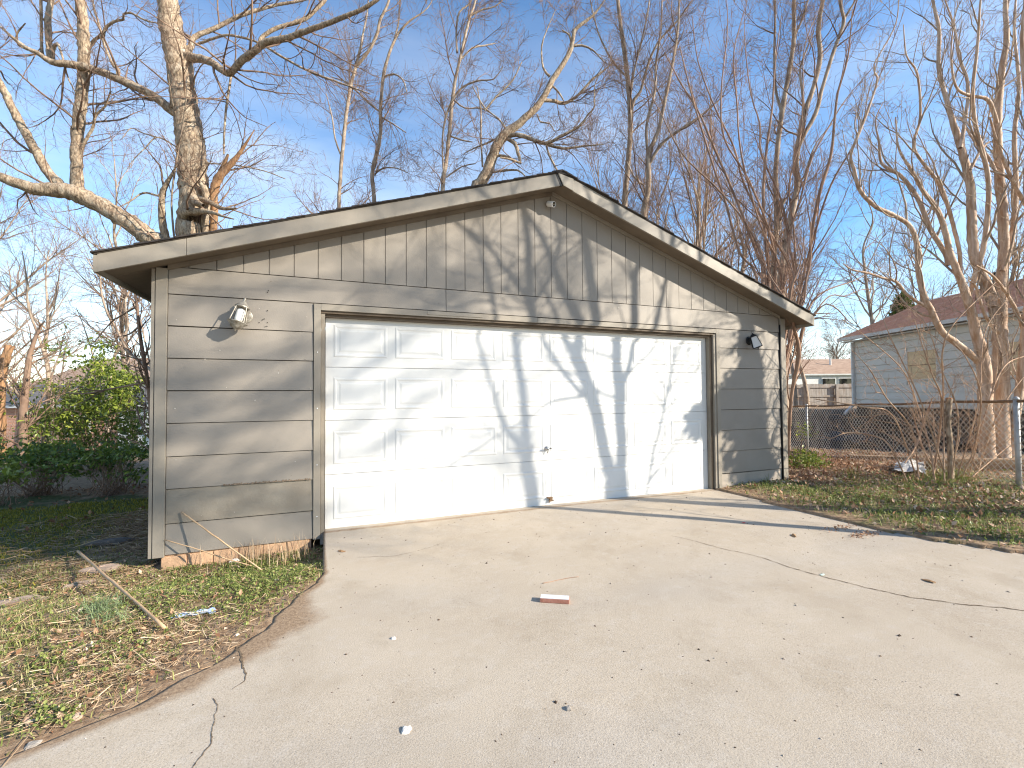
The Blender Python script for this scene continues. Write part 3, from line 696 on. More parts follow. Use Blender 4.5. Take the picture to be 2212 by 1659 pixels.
# free-standing procedural tree: leader + boughs + twigs
def wild_tree(name, label, group, base, h, r, seed, m_trunk=None, m_tw=None, lean=(0, 0), n1=14, n2=120, n3=700, spread=(.45, .9), l1=.35, up=.5, fork=.5, n4=0, rmin=.003, cat='tree', wob=.03):
    m_trunk = m_trunk or m_bark2; m_tw = m_tw or m_twig; rng = np.random.default_rng(seed)
    k = 9; z = np.linspace(0, 1, k); w = np.cumsum(rng.normal(0, wob*h, (k, 2)), 0)*z[:, None]
    P = np.stack([base[0]+lean[0]*z*h+w[:, 0], base[1]+lean[1]*z*h+w[:, 1], base[2]-.1+z*h], 1); R = r*(1-.86*z)
    R[0] *= 1.25
    t = thing(name, label, cat, base, group)
    P1, R1 = smoothpoly(P, R, .3); V, F = tubes(P1[None], R1[None], 9, .04, rng); put('trunk', V, F, m_trunk, t, smooth=True)
    P2, R2 = resample(P1, R1, 20); parts = []
    A, RA = sprout(P2[None], R2[None], n1, 9, (h*l1*.6, h*l1*1.25), rng, ang=spread, up=up, wander=.10, rr=(.4, .75), umin=fork*.6, tip=.2, rmin=rmin*1.5)
    V, F = tubes(A, RA, 6); put('boughs', V, F, m_trunk, t, smooth=True)
    B_, RB = sprout(A, RA, n2, 7, (h*.06, h*.17), rng, ang=(.4, 1.0), up=.25, wander=.13, rr=(.4, .7), tip=.3, rmin=rmin)
    C_, RC = sprout(B_, RB, n3, 5, (h*.025, h*.075), rng, ang=(.4, 1.0), up=.15, wander=.16, rr=(.4, .8), tip=.4, rmin=rmin)
    parts = [tubes(B_, RB, 4), tubes(C_, RC, 3)]
    if n4:
        D_, RD = sprout(C_, RC, n4, 4, (h*.015, h*.04), rng, ang=(.4, 1.0), up=.1, wander=.15, tip=.4, rmin=rmin); parts.append(tubes(D_, RD, 3))
    V, F = joinm(parts); put('twigs', V, F, m_tw, t, smooth=True); return t
# ------------------------------------------------------------------ the big tree behind the garage's left side
rg = np.random.default_rng(21)
T1 = 10.4
def c1(pts, **k): return trace(pts, T1, rg, **k)
base1 = np.array([*(at(412, 470, T1)[:2]), -.45])
tk = c1([(1245, 1560, 175), (1255, 1420, 165), (1262, 1300, 168), (1240, 1000, 160), (1212, 800, 150), (1190, 600, 148), (1155, 400, 140), (1112, 200, 128), (1085, 0, 112), (1050, -260, 95), (1000, -600, 75), (985, -1000, 50), (1000, -1400, 24)])
tk = (np.vstack([[base1+np.array([.05, .0, 0]), base1+np.array([.0, 0, 1.6])], tk[0]]), np.r_[.42, .33, tk[1]])
limb = [
 c1([(1150, 1640, 120), (1000, 1560, 112), (850, 1450, 108), (700, 1360, 102), (550, 1280, 104), (420, 1235, 98), (250, 1225, 78), (120, 1190, 66), (0, 1145, 58), (-200, 1060, 50), (-500, 900, 36), (-800, 640, 16)], dt=-1.2),
 c1([(500, 1240, 78), (497, 1100, 62), (500, 900, 64), (520, 700, 66), (540, 500, 62), (545, 300, 62), (533, 100, 60), (513, -40, 54), (500, -300, 46), (470, -700, 30), (480, -1100, 12)], dt=-.4),
 c1([(430, 1245, 66), (300, 1100, 56), (200, 920, 50), (100, 740, 46), (0, 540, 40), (-100, 350, 34), (-260, 60, 24), (-380, -300, 10)], dt=-.8),
 c1([(1150, 735, 60), (1100, 705, 55), (1000, 625, 50), (870, 560, 50), (740, 500, 48), (600, 450, 44), (480, 420, 44), (330, 400, 38), (250, 345, 28), (180, 315, 22), (80, 240, 16), (0, 170, 10)], dt=-.6),
 c1([(1190, 370, 66), (1300, 380, 48), (1380, 410, 44), (1480, 472, 40), (1560, 400, 44), (1650, 330, 44), (1730, 272, 40), (1850, 250, 38), (1960, 210, 36), (2100, 160, 30), (2230, 110, 28), (2400, 30, 24), (2560, -120, 18), (2800, -400, 8)], dt=-1.5),
 c1([(1200, 370, 40), (1235, 310, 36), (1262, 240, 30), (1400, 180, 25), (1560, 100, 24), (1690, 60, 20), (1800, 30, 18), (2000, -10, 14), (2300, -120, 6)], dt=1.0),
 c1([(1680, 300, 24), (1700, 240, 24), (1800, 180, 24), (1960, 130, 25), (2050, 60, 22), (2120, -20, 18), (2240, -240, 8)], dt=.4),
 c1([(1270, 290, 16), (1380, 250, 15), (1470, 228, 15), (1600, 250, 14), (1700, 290, 13), (1830, 370, 15), (2000, 460, 13), (2212, 540, 11), (2400, 610, 6)], dt=-.6),
 c1([(325, 405, 34), (315, 250, 34), (312, 120, 34), (332, 0, 30), (345, -160, 26), (330, -500, 12)], dt=.3),
 c1([(345, 400, 20), (345, 320, 22), (370, 285, 18), (400, 350, 12), (440, 500, 9), (490, 600, 6)], dt=-.3),
 c1([(762, 505, 24), (765, 450, 22), (735, 425, 18), (705, 360, 15), (672, 275, 14), (640, 150, 11), (605, 30, 9), (590, -200, 6)], dt=.3),
 c1([(540, 430, 24), (565, 370, 20), (590, 285, 18), (640, 240, 17), (672, 235, 17), (680, 185, 16), (740, 140, 15), (800, 125, 14), (800, 95, 12), (850, 85, 12), (940, 130, 10), (1020, 150, 8)], dt=-.6),
 c1([(510, 1095, 22), (525, 1000, 20), (545, 930, 19), (600, 830, 17), (620, 750, 15), (680, 690, 12), (700, 640, 9), (722, 590, 5)], dt=-.4),
 c1([(615, 760, 9), (630, 690, 8), (690, 655, 6), (760, 660, 5), (800, 650, 3)], dt=.2),
 c1([(265, 0, 16), (268, 150, 16), (272, 330, 17), (290, 380, 14)], dt=.2),
 c1([(180, 320, 16), (120, 290, 14), (110, 220, 12), (165, 150, 7)], dt=-.2),
 c1([(1380, 1520, 40), (1390, 1380, 44), (1385, 1250, 48), (1420, 1150, 50), (1480, 1080, 40), (1540, 1010, 26), (1600, 920, 14), (1650, 840, 4)], dt=-.3),
 c1([(1395, 1200, 30), (1430, 1110, 26), (1455, 1060, 24), (1478, 1000, 14)], dt=-.2),
 c1([(1090, 1600, 48), (1060, 1480, 44), (1050, 1380, 40), (1052, 1260, 36), (1085, 1180, 26), (1120, 1120, 16), (1150, 1060, 8)], dt=-.4),
 c1([(1180, 1560, 60), (1170, 1450, 56), (1200, 1380, 55), (1290, 1370, 40), (1370, 1375, 26), (1440, 1400, 16), (1515, 1420, 7)], dt=-.8),
 c1([(1250, 1290, 60), (1300, 1290, 44), (1360, 1310, 30), (1440, 1350, 24), (1530, 1352, 14)], dt=-.5),
 c1([(1350, 1570, 45), (1330, 1450, 50), (1340, 1300, 44), (1320, 1210, 40), (1290, 1180, 26)], dt=-.3),
 c1([(1260, 1280, 40), (1240, 1270, 56), (1270, 1310, 50), (1320, 1330, 20)], dt=-.6),
 c1([(1130, 1560, 13), (1112, 1300, 11), (1142, 1050, 12), (1172, 880, 11), (1200, 700, 9), (1212, 560, 6)], dt=-1.0),
 c1([(1160, 900, 7), (1140, 760, 7), (1110, 620, 6), (1090, 480, 4)], dt=-.6),
 c1([(1030, 1270, 13), (930, 1250, 12), (850, 1300, 9), (770, 1345, 6)], dt=-.3),
 c1([(1140, 950, 10), (1020, 890, 9), (940, 960, 7), (870, 1030, 6), (820, 1100, 3)], dt=-.4),
 c1([(1020, 890, 8), (920, 860, 7), (850, 830, 6), (790, 900, 4)], dt=-.2),
 c1([(1500, 480, 16), (1480, 600, 15), (1462, 740, 14), (1452, 900, 13), (1450, 1000, 10)], dt=-.4),
 c1([(1330, 1055, 8), (1550, 1075, 8), (1720, 1110, 7), (1850, 1160, 5)], dt=.3)]
LV = [dict(num=260, k=9, lr=(.7, 2.2), ang=(.5, 1.2), up=.35, wander=.13, rmin=.0045, umin=.12, sides=4, curl=.3),
      dict(num=1500, k=7, lr=(.3, 1.1), ang=(.4, 1.1), up=.15, wander=.16, rmin=.0032, curl=.5),
      dict(num=6500, k=5, lr=(.15, .5), ang=(.4, 1.1), up=.1, wander=.18, rmin=.0026, curl=.4)]
make_tree('shade_tree', 'big bare tree with thick lichen-spotted trunk and long leftward limb behind the garage', None, base1, tk, limb, LV, m_bark, m_twig, 31, rough=.06, step=.09, sides=16, k2=22,
          limb_mats={16: m_heart, 17: m_heart, 23: m_bark2})
# ------------------------------------------------------------------ slim trees along the back
def gbase(P, up=.0):
    x, y = P[0][:2]; return np.array([x, y, float(height(x, y))])
def rooted(PR, f=1.2):
    P, R = PR; b = gbase(P)-np.array([0, 0, .1]); d = (P[0]-P[1]); d = d/np.linalg.norm(d)
    mid = (b+P[0])/2+np.array([d[0], d[1], 0])*.1
    return np.vstack([[b, mid], P]), np.r_[R[0]*f*1.15, R[0]*f, R]
def c2(t, pts, **k): return trace(pts, t, rg, ox=737.3, **k)
def c3(t, pts, **k): return trace(pts, t, rg, ox=1474.7, **k)
FL = lambda n=1.0, l=1.0: [dict(num=int(60*n), k=9, lr=(.9*l, 2.4*l), ang=(.35, .95), up=.45, wander=.12, rmin=.006, umin=.15, sides=4, curl=.3),
      dict(num=int(480*n), k=6, lr=(.4*l, 1.2*l), ang=(.4, 1.0), up=.2, wander=.16, rmin=.0042, curl=.5),
      dict(num=int(3000*n), k=5, lr=(.2*l, .6*l), ang=(.4, 1.1), up=.1, wander=.18, rmin=.0037, curl=.4)]
grp = 'bare trees standing behind the garage'
def slim(lab, t, trunk, limbs, seed, lv, mt=None, mtw=None, **k):
    tr = rooted(trunk); return make_tree('bare_tree', lab, grp, gbase(trunk[0]), tr, limbs, lv, mt or m_bark2, mtw or m_twig, seed, step=.25, sides=7, **k)
t = 15
slim('slim bare tree with a dark crooked side branch above the left roof slope', t, c2(t, [(-15, 1360, 24), (-10, 1200, 23), (15, 900, 23), (35, 720, 22), (60, 560, 22), (90, 440, 20), (120, 330, 16), (140, 220, 12), (170, 60, 9), (180, -200, 5)]),
     [c2(t, [(90, 440, 20), (140, 380, 20), (190, 310, 20), (235, 210, 20), (250, 130, 18), (300, 30, 16), (330, -100, 13), (420, -400, 6)], dt=-.6), c2(t, [(-5, 1000, 12), (-40, 900, 10), (-60, 760, 9), (-100, 600, 5)], dt=-.4),
      c2(t, [(150, 640, 10), (80, 570, 10), (30, 530, 9), (-60, 500, 6)], dt=.6)], 41, FL(.9))
slim('pale wavy bare tree between the crooked-branched tree and the tall straight tree', t, c2(t+1, [(215, 1360, 28), (200, 1130, 25), (232, 980, 26), (255, 850, 24), (255, 700, 22), (272, 500, 21), (300, 380, 18), (340, 270, 17), (390, 190, 15), (450, 130, 11), (560, 50, 7), (640, -120, 3)]),
     [c2(t+1, [(275, 500, 12), (340, 480, 12), (400, 520, 10), (425, 600, 7)], dt=-.5), c2(t+1, [(245, 720, 12), (180, 670, 12), (100, 590, 10), (20, 530, 7)], dt=.5), c2(t+1, [(215, 1130, 11), (270, 1090, 10), (360, 1090, 8), (430, 1120, 5)], dt=-.3),
      c2(t+1, [(340, 270, 12), (370, 150, 10), (380, 20, 8), (420, -160, 5)]), c2(t+1, [(262, 760, 11), (330, 800, 9), (420, 860, 6)])], 42, FL(.8))
slim('tall straight bare tree with parallel side stem, left of the gable peak', t, c2(t, [(655, 1290, 29), (680, 1050, 25), (702, 850, 24), (720, 650, 22), (742, 500, 20), (770, 380, 18), (792, 280, 18), (830, 120, 16), (870, 0, 14), (900, -200, 10), (910, -500, 5)]),
     [c2(t, [(668, 1180, 14), (656, 1000, 12), (660, 850, 12), (700, 690, 14), (780, 570, 13), (900, 520, 11), (985, 515, 8), (1050, 430, 4)], dt=-.7), c2(t, [(770, 390, 13), (850, 310, 12), (930, 295, 9), (1000, 280, 6)], dt=.5),
      c2(t, [(840, 100, 12), (920, 60, 11), (1000, 40, 8), (1080, -40, 5)]), c2(t, [(750, 340, 14), (745, 200, 12), (765, 80, 11), (840, 10, 9), (900, -160, 5)], dt=.6), c2(t, [(700, 880, 11), (790, 910, 10), (850, 920, 6)]),
      c2(t, [(680, 1150, 10), (780, 1080, 9), (870, 1060, 6)]), c2(t, [(720, 640, 10), (800, 700, 9), (900, 700, 9), (980, 740, 7), (1060, 820, 5)])], 43, FL(1.0))
t = 13
slim('gnarled bare tree leaning to the right behind the gable peak', t, c2(t, [(860, 1290, 80), (905, 1190, 75), (960, 1080, 70), (1000, 960, 66), (1050, 880, 62), (1130, 820, 50), (1220, 740, 45), (1300, 650, 42), (1370, 520, 38), (1440, 410, 33), (1492, 310, 28), (1510, 200, 25), (1580, 140, 20), (1650, 80, 13), (1720, -20, 6)]),
     [c2(t, [(1090, 880, 30), (1140, 872, 30), (1220, 895, 26), (1330, 930, 23), (1420, 882, 18), (1540, 820, 15), (1600, 740, 12), (1640, 690, 10), (1640, 560, 7), (1690, 440, 4)], dt=-1), c2(t, [(1330, 935, 20), (1440, 962, 17), (1560, 948, 12), (1700, 935, 6)]),
      c2(t, [(1080, 900, 26), (1125, 930, 26), (1142, 985, 23), (1162, 1055, 16), (1110, 1035, 14), (1030, 1020, 10)], dt=-.8), c2(t, [(1310, 650, 24), (1380, 655, 22), (1445, 670, 22), (1530, 620, 19), (1620, 520, 15), (1690, 465, 12), (1755, 410, 7)], dt=.7),
      c2(t, [(1325, 925, 14), (1345, 1000, 14), (1375, 1060, 13), (1402, 1115, 9)], dt=-.5), c2(t, [(1350, 495, 18), (1308, 440, 13), (1298, 300, 10), (1330, 200, 7), (1390, 60, 4)]), c2(t, [(1500, 300, 16), (1560, 295, 14), (1630, 325, 10), (1700, 400, 6)]),
      c2(t, [(970, 1115, 16), (1060, 1105, 15), (1140, 1102, 12), (1190, 1140, 8)], dt=-.4), c2(t, [(1000, 1010, 18), (1060, 1010, 17), (1120, 1040, 14)], dt=-.3), c2(t, [(1490, 270, 14), (1475, 225, 12), (1430, 195, 8)]),
      c2(t, [(1370, 560, 14), (1410, 600, 12), (1440, 650, 8)]), c2(t, [(1075, 850, 12), (1020, 770, 11), (930, 700, 10), (850, 560, 6)]), c2(t, [(930, 715, 12), (1010, 620, 12), (1110, 520, 10), (1170, 400, 6)]),
      c2(t, [(1040, 880, 13), (940, 930, 11), (860, 960, 8), (790, 1000, 5)]), c2(t, [(1270, 740, 10), (1290, 790, 10), (1350, 800, 9), (1380, 850, 6)]), c2(t, [(915, 1080, 12), (905, 900, 11), (905, 720, 10), (880, 560, 5)])], 44, FL(1.5, .7), mt=m_bark)
t = 15
slim('tall bare tree with straight grey trunk, first right of the gable peak', t, c2(t, [(1835, 1400, 40), (1850, 1150, 34), (1870, 900, 32), (1872, 700, 32), (1852, 480, 30), (1830, 300, 28), (1802, 100, 24), (1790, -30, 20), (1770, -300, 14), (1760, -700, 6)]),
     [c2(t, [(1870, 740, 22), (1900, 640, 20), (1940, 590, 18), (1980, 440, 16), (2050, 280, 14), (2180, 130, 12), (2260, 20, 9), (2400, -200, 5)], dt=-.6), c2(t, [(1850, 500, 14), (1760, 400, 13), (1680, 250, 11), (1640, 120, 9), (1600, -60, 6)], dt=.5), c2(t, [(1870, 660, 14), (1900, 450, 13), (1950, 250, 12), (1990, 50, 10), (2020, -200, 5)])], 45, FL(.8))
slim('bare tree dividing into several upright limbs above the right roof slope', t, c2(t-1, [(1955, 1460, 40), (1990, 1200, 35), (1992, 1000, 32), (2050, 860, 26), (2100, 640, 22), (2150, 400, 18), (2180, 200, 14), (2190, 0, 11), (2200, -300, 5)]),
     [c2(t-1, [(1985, 1080, 24), (2080, 930, 21), (2212, 830, 18), (2330, 750, 13), (2480, 620, 8)], dt=-.6), c2(t-1, [(1985, 1000, 20), (1980, 800, 18), (2030, 600, 16), (2040, 400, 14), (2070, 200, 12), (2080, -50, 9)], dt=.6), c2(t-1, [(1960, 1200, 12), (1900, 1150, 12), (1850, 1050, 10)])], 46, FL(.8))
t = 12
slim('dark bare tree forking low, left one of the close pair right of the roof', t, c3(t, [(590, 1800, 34), (592, 1640, 32), (612, 1400, 34), (602, 1150, 28), (622, 900, 30), (650, 690, 30), (690, 470, 27), (720, 250, 25), (722, 0, 21), (740, -300, 14), (780, -700, 6)]),
     [c3(t, [(620, 1500, 22), (640, 1340, 22), (660, 1290, 16)], dt=-.2), c3(t, [(640, 720, 18), (600, 560, 16), (595, 300, 14), (600, 50, 12), (590, -200, 7)], dt=.5), c3(t, [(720, 240, 16), (760, 160, 14), (800, 40, 12), (860, -160, 7)])], 47, FL(.7))
slim('dark bare tree with sinuous trunk, right one of the close pair right of the roof', t, c3(t-.5, [(640, 1800, 44), (662, 1640, 41), (700, 1420, 38), (742, 1200, 34), (732, 1060, 35), (760, 880, 33), (792, 725, 30), (850, 560, 27), (892, 370, 28), (880, 200, 26), (902, 30, 24), (930, -200, 17), (960, -600, 7)]),
     [c3(t-.5, [(750, 950, 28), (800, 850, 27), (860, 740, 25), (900, 590, 23), (960, 390, 22), (1020, 220, 21), (1045, 125, 21), (1020, 20, 17), (1010, -180, 10)], dt=-.5), c3(t-.5, [(1045, 125, 14), (1085, 60, 13), (1130, -30, 11), (1200, -240, 6)], dt=-.2), c3(t-.5, [(790, 740, 16), (770, 560, 14), (760, 450, 12), (800, 330, 10), (850, 200, 7)]),
      c3(t-.5, [(745, 1190, 14), (790, 1140, 13), (820, 1040, 11), (870, 920, 9), (970, 800, 6)], dt=-.3)], 48, FL(.7))
# reddish many-stemmed tree by the garage's right rear: a fan of straight shoots
t = 9.2
stems = [c3(t, [(815, 1750, 21), (830, 1560, 20), (855, 1400, 20), (902, 1200, 21), (962, 1000, 19), (982, 800, 16), (1005, 600, 14), (1055, 440, 12), (1080, 300, 9), (1100, 60, 5)], dt=-.6),
 c3(t, [(560, 1800, 26), (545, 1640, 22), (522, 1300, 20), (540, 1000, 16), (580, 700, 12), (600, 400, 8), (640, 100, 5)], dt=.5), c3(t, [(520, 1790, 22), (480, 1640, 19), (350, 1300, 18), (200, 950, 16), (100, 720, 13), (0, 560, 10), (-120, 340, 6)], dt=.8),
 c3(t, [(480, 1800, 18), (370, 1640, 16), (280, 1320, 15), (180, 1020, 13), (60, 620, 10), (-20, 300, 6)], dt=.3), c3(t, [(700, 1790, 20), (560, 1500, 16), (400, 1200, 14), (330, 950, 12), (210, 700, 10), (100, 400, 7), (60, 100, 4)], dt=-.4),
 c3(t, [(720, 1800, 18), (690, 1600, 15), (640, 1300, 13), (510, 1000, 12), (500, 800, 10), (440, 600, 8), (400, 200, 5), (430, -100, 3)], dt=.6), c3(t, [(780, 1800, 18), (860, 1500, 13), (960, 1200, 12), (1100, 950, 10), (1200, 700, 8), (1350, 300, 5), (1440, 60, 3)], dt=-.5),
 c3(t, [(600, 1800, 16), (560, 1500, 14), (420, 1150, 12), (270, 900, 11), (250, 600, 9), (290, 200, 6), (280, -100, 3)], dt=-.6), c3(t, [(660, 1800, 16), (700, 1500, 13), (760, 1300, 12), (840, 1020, 10), (960, 800, 8), (1060, 640, 6), (1230, 440, 4)], dt=.4),
 c3(t, [(540, 1800, 15), (440, 1500, 13), (250, 1250, 12), (0, 1000, 10), (-160, 700, 7), (-300, 450, 4)], dt=.2), c3(t, [(720, 1790, 15), (720, 1500, 12), (690, 1200, 11), (760, 900, 9), (780, 600, 8), (790, 300, 6), (900, 20, 3)], dt=.9),
 c3(t, [(640, 1800, 14), (500, 1450, 12), (380, 1000, 11), (350, 650, 9), (330, 350, 7), (400, 60, 4)], dt=-.9)]
bx = at(1634, 800, t); bx = np.array([bx[0], bx[1], float(height(bx[0], bx[1]))])
stems = [(np.vstack([[bx+np.array([.1*math.cos(i), .1*math.sin(i), -.05]), bx+(P[0]-bx)*.55+np.array([.05*math.cos(i), .05*math.sin(i), 0])], P]), np.r_[R[0]*1.3, R[0]*1.15, R]) for i, (P, R) in enumerate(stems)]
make_tree('multi_stem_tree', 'reddish many-stemmed bare tree fanning up behind the right roof slope', None, bx, None, stems,
          [dict(num=120, k=7, lr=(.7, 2.2), ang=(.25, .6), up=.4, wander=.06, rmin=.005, umin=.2, sides=4), dict(num=700, k=5, lr=(.3, .9), ang=(.35, .8), up=.2, wander=.08, rmin=.0032), dict(num=1500, k=4, lr=(.1, .35), ang=(.4, 1.0), up=.1, wander=.12, rmin=.0026)], m_red, m_twig_red, 51, step=.25, sides=6, rough=.03)
# small reddish tree at the garage's right front corner
t = 7.35
def c6(t, pts, **k): return trace(pts, t, rg, ox=1474.7, oy=553.0, **k)
bq = at(1702, 975, t); bq = np.array([bq[0], bq[1], float(height(bq[0], bq[1]))])
st = [c6(t, [(688, 1290, 16), (690, 1150, 18), (698, 1000, 20), (712, 860, 22), (738, 740, 26), (752, 640, 28), (748, 560, 24), (722, 470, 20), (705, 370, 16), (695, 280, 14), (712, 180, 11), (760, 60, 8), (790, -120, 4)], dt=-.55),
      c6(t, [(750, 610, 24), (765, 540, 24), (785, 450, 20), (826, 422, 15), (870, 360, 11), (930, 310, 9), (1010, 350, 8), (1070, 420, 6), (1105, 440, 4)], dt=-.2),
      c6(t, [(785, 450, 14), (800, 380, 13), (860, 270, 11), (960, 210, 9), (1110, 160, 7), (1220, 100, 4)], dt=.3), c6(t, [(722, 470, 14), (745, 380, 13), (790, 280, 12), (800, 160, 11), (830, 20, 9), (830, -200, 6), (880, -500, 4)], dt=.2),
      c6(t, [(700, 960, 10), (680, 880, 9), (685, 760, 9), (720, 640, 9), (735, 560, 8)], dt=.1), c6(t, [(700, 330, 10), (640, 240, 9), (560, 120, 8), (520, 0, 7), (450, -200, 4)], dt=.5), c6(t, [(735, 420, 10), (800, 420, 8), (870, 400, 7), (960, 390, 5)], dt=-.3),
      c6(t, [(790, 300, 10), (740, 200, 9), (700, 60, 8), (640, -60, 6)], dt=.4), c6(t, [(830, 400, 9), (950, 260, 8), (1050, 260, 7), (1150, 220, 6), (1240, 215, 5)], dt=.2),
      c6(t, [(690, 1000, 8), (660, 940, 7), (600, 880, 6), (540, 860, 4)], dt=-.3)]
make_tree('sapling', 'small reddish leafless tree growing beside the garage right corner', None, bq, None, st,
          [dict(num=70, k=7, lr=(.3, .9), ang=(.4, 1.0), up=.2, wander=.12, rmin=.003, umin=.15, sides=4), dict(num=420, k=5, lr=(.12, .4), ang=(.4, 1.0), up=.1, wander=.14, rmin=.0021), dict(num=700, k=4, lr=(.06, .2), ang=(.4, 1.0), up=.1, wander=.14, rmin=.0018)], m_red, m_twig_red, 52, step=.12, sides=7, rough=.04)
# crepe myrtle beyond the chain-link fence
t = 9.0
mb = at(2150, 980, t); mb = np.array([mb[0], mb[1], float(height(mb[0], mb[1]))])
def c6u(pts, **k): return c6(9.0, pts, **k)
trk = [c6u([(1975, 1330, 84), (1965, 1000, 74), (1955, 750, 74), (1905, 510, 56), (1855, 310, 50), (1800, 150, 42), (1740, 0, 36), (1700, -160, 32), (1650, -300, 28), (1560, -420, 24), (1480, -560, 18), (1400, -700, 12), (1380, -900, 7)], dt=-.3),
       c6u([(2065, 1330, 92), (2062, 1000, 84), (2060, 700, 82), (2058, 450, 72), (2060, 200, 62), (2080, 0, 55), (2075, -260, 52), (2050, -560, 48), (2040, -860, 44), (2062, -1160, 38), (2100, -1400, 30), (2090, -1660, 22), (2120, -2000, 10)], dt=.2),
       c6u([(2120, 1330, 50), (2140, 1150, 44), (2172, 950, 44), (2200, 700, 46), (2225, 450, 44), (2250, 150, 40), (2260, -200, 36), (2250, -600, 34), (2230, -1000, 28), (2200, -1400, 20), (2240, -1900, 8)], dt=-.5)]
lm = [c6u([(2010, 330, 50), (1990, 230, 52), (1890, 0, 54), (1872, -260, 50), (1862, -460, 46), (1802, -710, 40), (1752, -860, 33), (1712, -1010, 26), (1660, -1210, 22), (1662, -1460, 20), (1620, -1660, 16), (1600, -1900, 8)], dt=.5),
      c6u([(1935, 700, 46), (1880, 650, 42), (1780, 570, 40), (1680, 490, 38), (1622, 380, 36), (1562, 250, 35), (1525, 80, 31), (1530, -20, 30), (1482, -180, 27), (1385, -255, 25), (1252, -320, 25), (1152, -420, 24), (1110, -560, 20), (1090, -660, 18), (1170, -860, 14), (1240, -1060, 12), (1262, -1160, 11), (1240, -1240, 9), (1382, -1510, 7), (1400, -1800, 3)], dt=-.9),
      c6u([(1600, 340, 20), (1510, 290, 19), (1440, 235, 18), (1382, 165, 17), (1290, 140, 14), (1200, 110, 12), (1100, 90, 10), (1040, 50, 6)], dt=-.6),
      c6u([(1720, 60, 28), (1700, -20, 28), (1600, -180, 28), (1545, -330, 27), (1482, -440, 25), (1400, -530, 21), (1290, -600, 17), (1272, -740, 12), (1250, -880, 8), (1300, -1000, 4)], dt=.4),
      c6u([(1800, 130, 22), (1790, -50, 22), (1700, -380, 22), (1640, -500, 20), (1500, -700, 16), (1540, -900, 14), (1520, -1180, 12), (1450, -1300, 9), (1430, -1500, 5)], dt=-.6),
      c6u([(1845, 290, 26), (1900, 120, 30), (1960, -120, 28), (1980, -500, 26), (1900, -830, 24), (1880, -1060, 20), (1910, -1360, 16), (1930, -1660, 10)], dt=-.8),
      c6u([(2070, 100, 30), (2130, -100, 30), (2160, -420, 28), (2150, -760, 24), (2180, -1100, 20), (2150, -1460, 15), (2170, -1800, 7)], dt=.8),
      c6u([(2215, 560, 22), (2190, 420, 20), (2110, 260, 18), (2010, 130, 14), (1900, 60, 9)], dt=-.7),
      c6u([(2050, 500, 22), (1960, 390, 18), (1900, 200, 14), (1850, 160, 8)], dt=-.4),
      c6u([(2035, -860, 24), (1980, -1010, 22), (1860, -1040, 18), (1770, -1100, 14), (1740, -1300, 10), (1760, -1560, 5)], dt=-.5),
      c6u([(1800, -700, 22), (1830, -880, 20), (1850, -1100, 18), (1790, -1300, 16), (1760, -1480, 12), (1700, -1660, 8)], dt=.5),
      c6u([(2050, -500, 20), (1980, -640, 18), (1880, -760, 14), (1800, -900, 10)], dt=.3),
      c6u([(2240, -300, 22), (2140, -480, 20), (2050, -700, 16), (1990, -900, 10)], dt=-.4),
      c6u([(1865, -560, 18), (1930, -680, 16), (1990, -740, 12), (2060, -720, 7)], dt=.2)]
make_tree('crepe_myrtle', 'smooth tan multi-trunk crepe myrtle with wavy bare branches behind the chain-link fence', None, mb, trk, lm,
          [dict(num=190, k=10, lr=(.6, 2.0), ang=(.3, .8), up=.7, wander=.13, rmin=.005, umin=.15, sides=5, rr=(.4, .7)), dict(num=1100, k=7, lr=(.3, 1.0), ang=(.35, .9), up=.5, wander=.18, rmin=.0035, curl=.3), dict(num=3600, k=5, lr=(.1, .4), ang=(.4, 1.1), up=.25, wander=.2, rmin=.0028)],
          m_myrtle, m_bark2, 53, step=.12, sides=12, rough=.02, k2=20)
# ------------------------------------------------------------------ neighbours' houses and fences
RH = np.array([math.sin(AZ), -math.cos(AZ), 0]); FH_ = np.array([math.cos(AZ), math.sin(AZ), 0])
class LB(MB):
    """boxes laid out in (lateral, depth, height) seen level from the driveway"""
    def build(s, *a, **k):
        s.v = [tuple(np.array([CAM[0], CAM[1], 0])+RH*x+FH_*y+np.array([0, 0, z])) for x, y, z in s.v]
        return MB.build(s, *a, **k)
m_side2 = mat('grey_siding', (.72, .695, .63), (.66, .635, .575), scale=2, rough=.7, bump=.1, bscale=40)
m_trimw = mat('white_trim', (.72, .72, .70), (.62, .62, .60), scale=4, rough=.6)
m_roofb = mat('red_brown_shingles', (.58, .29, .185), (.44, .21, .135), scale=10, rough=.95, bump=.6, bscale=50, stretch=(1, 1, 1), blotch=(.60, .37, .28), blscale=3)
m_board = mat('tan_boarding', (.72, .53, .28), (.60, .43, .24), scale=5, rough=.35, spec=.5)
m_brickf = mat('dark_footing', (.10, .08, .065), (.07, .055, .045), scale=12, rough=.95, bump=.4, bscale=30)
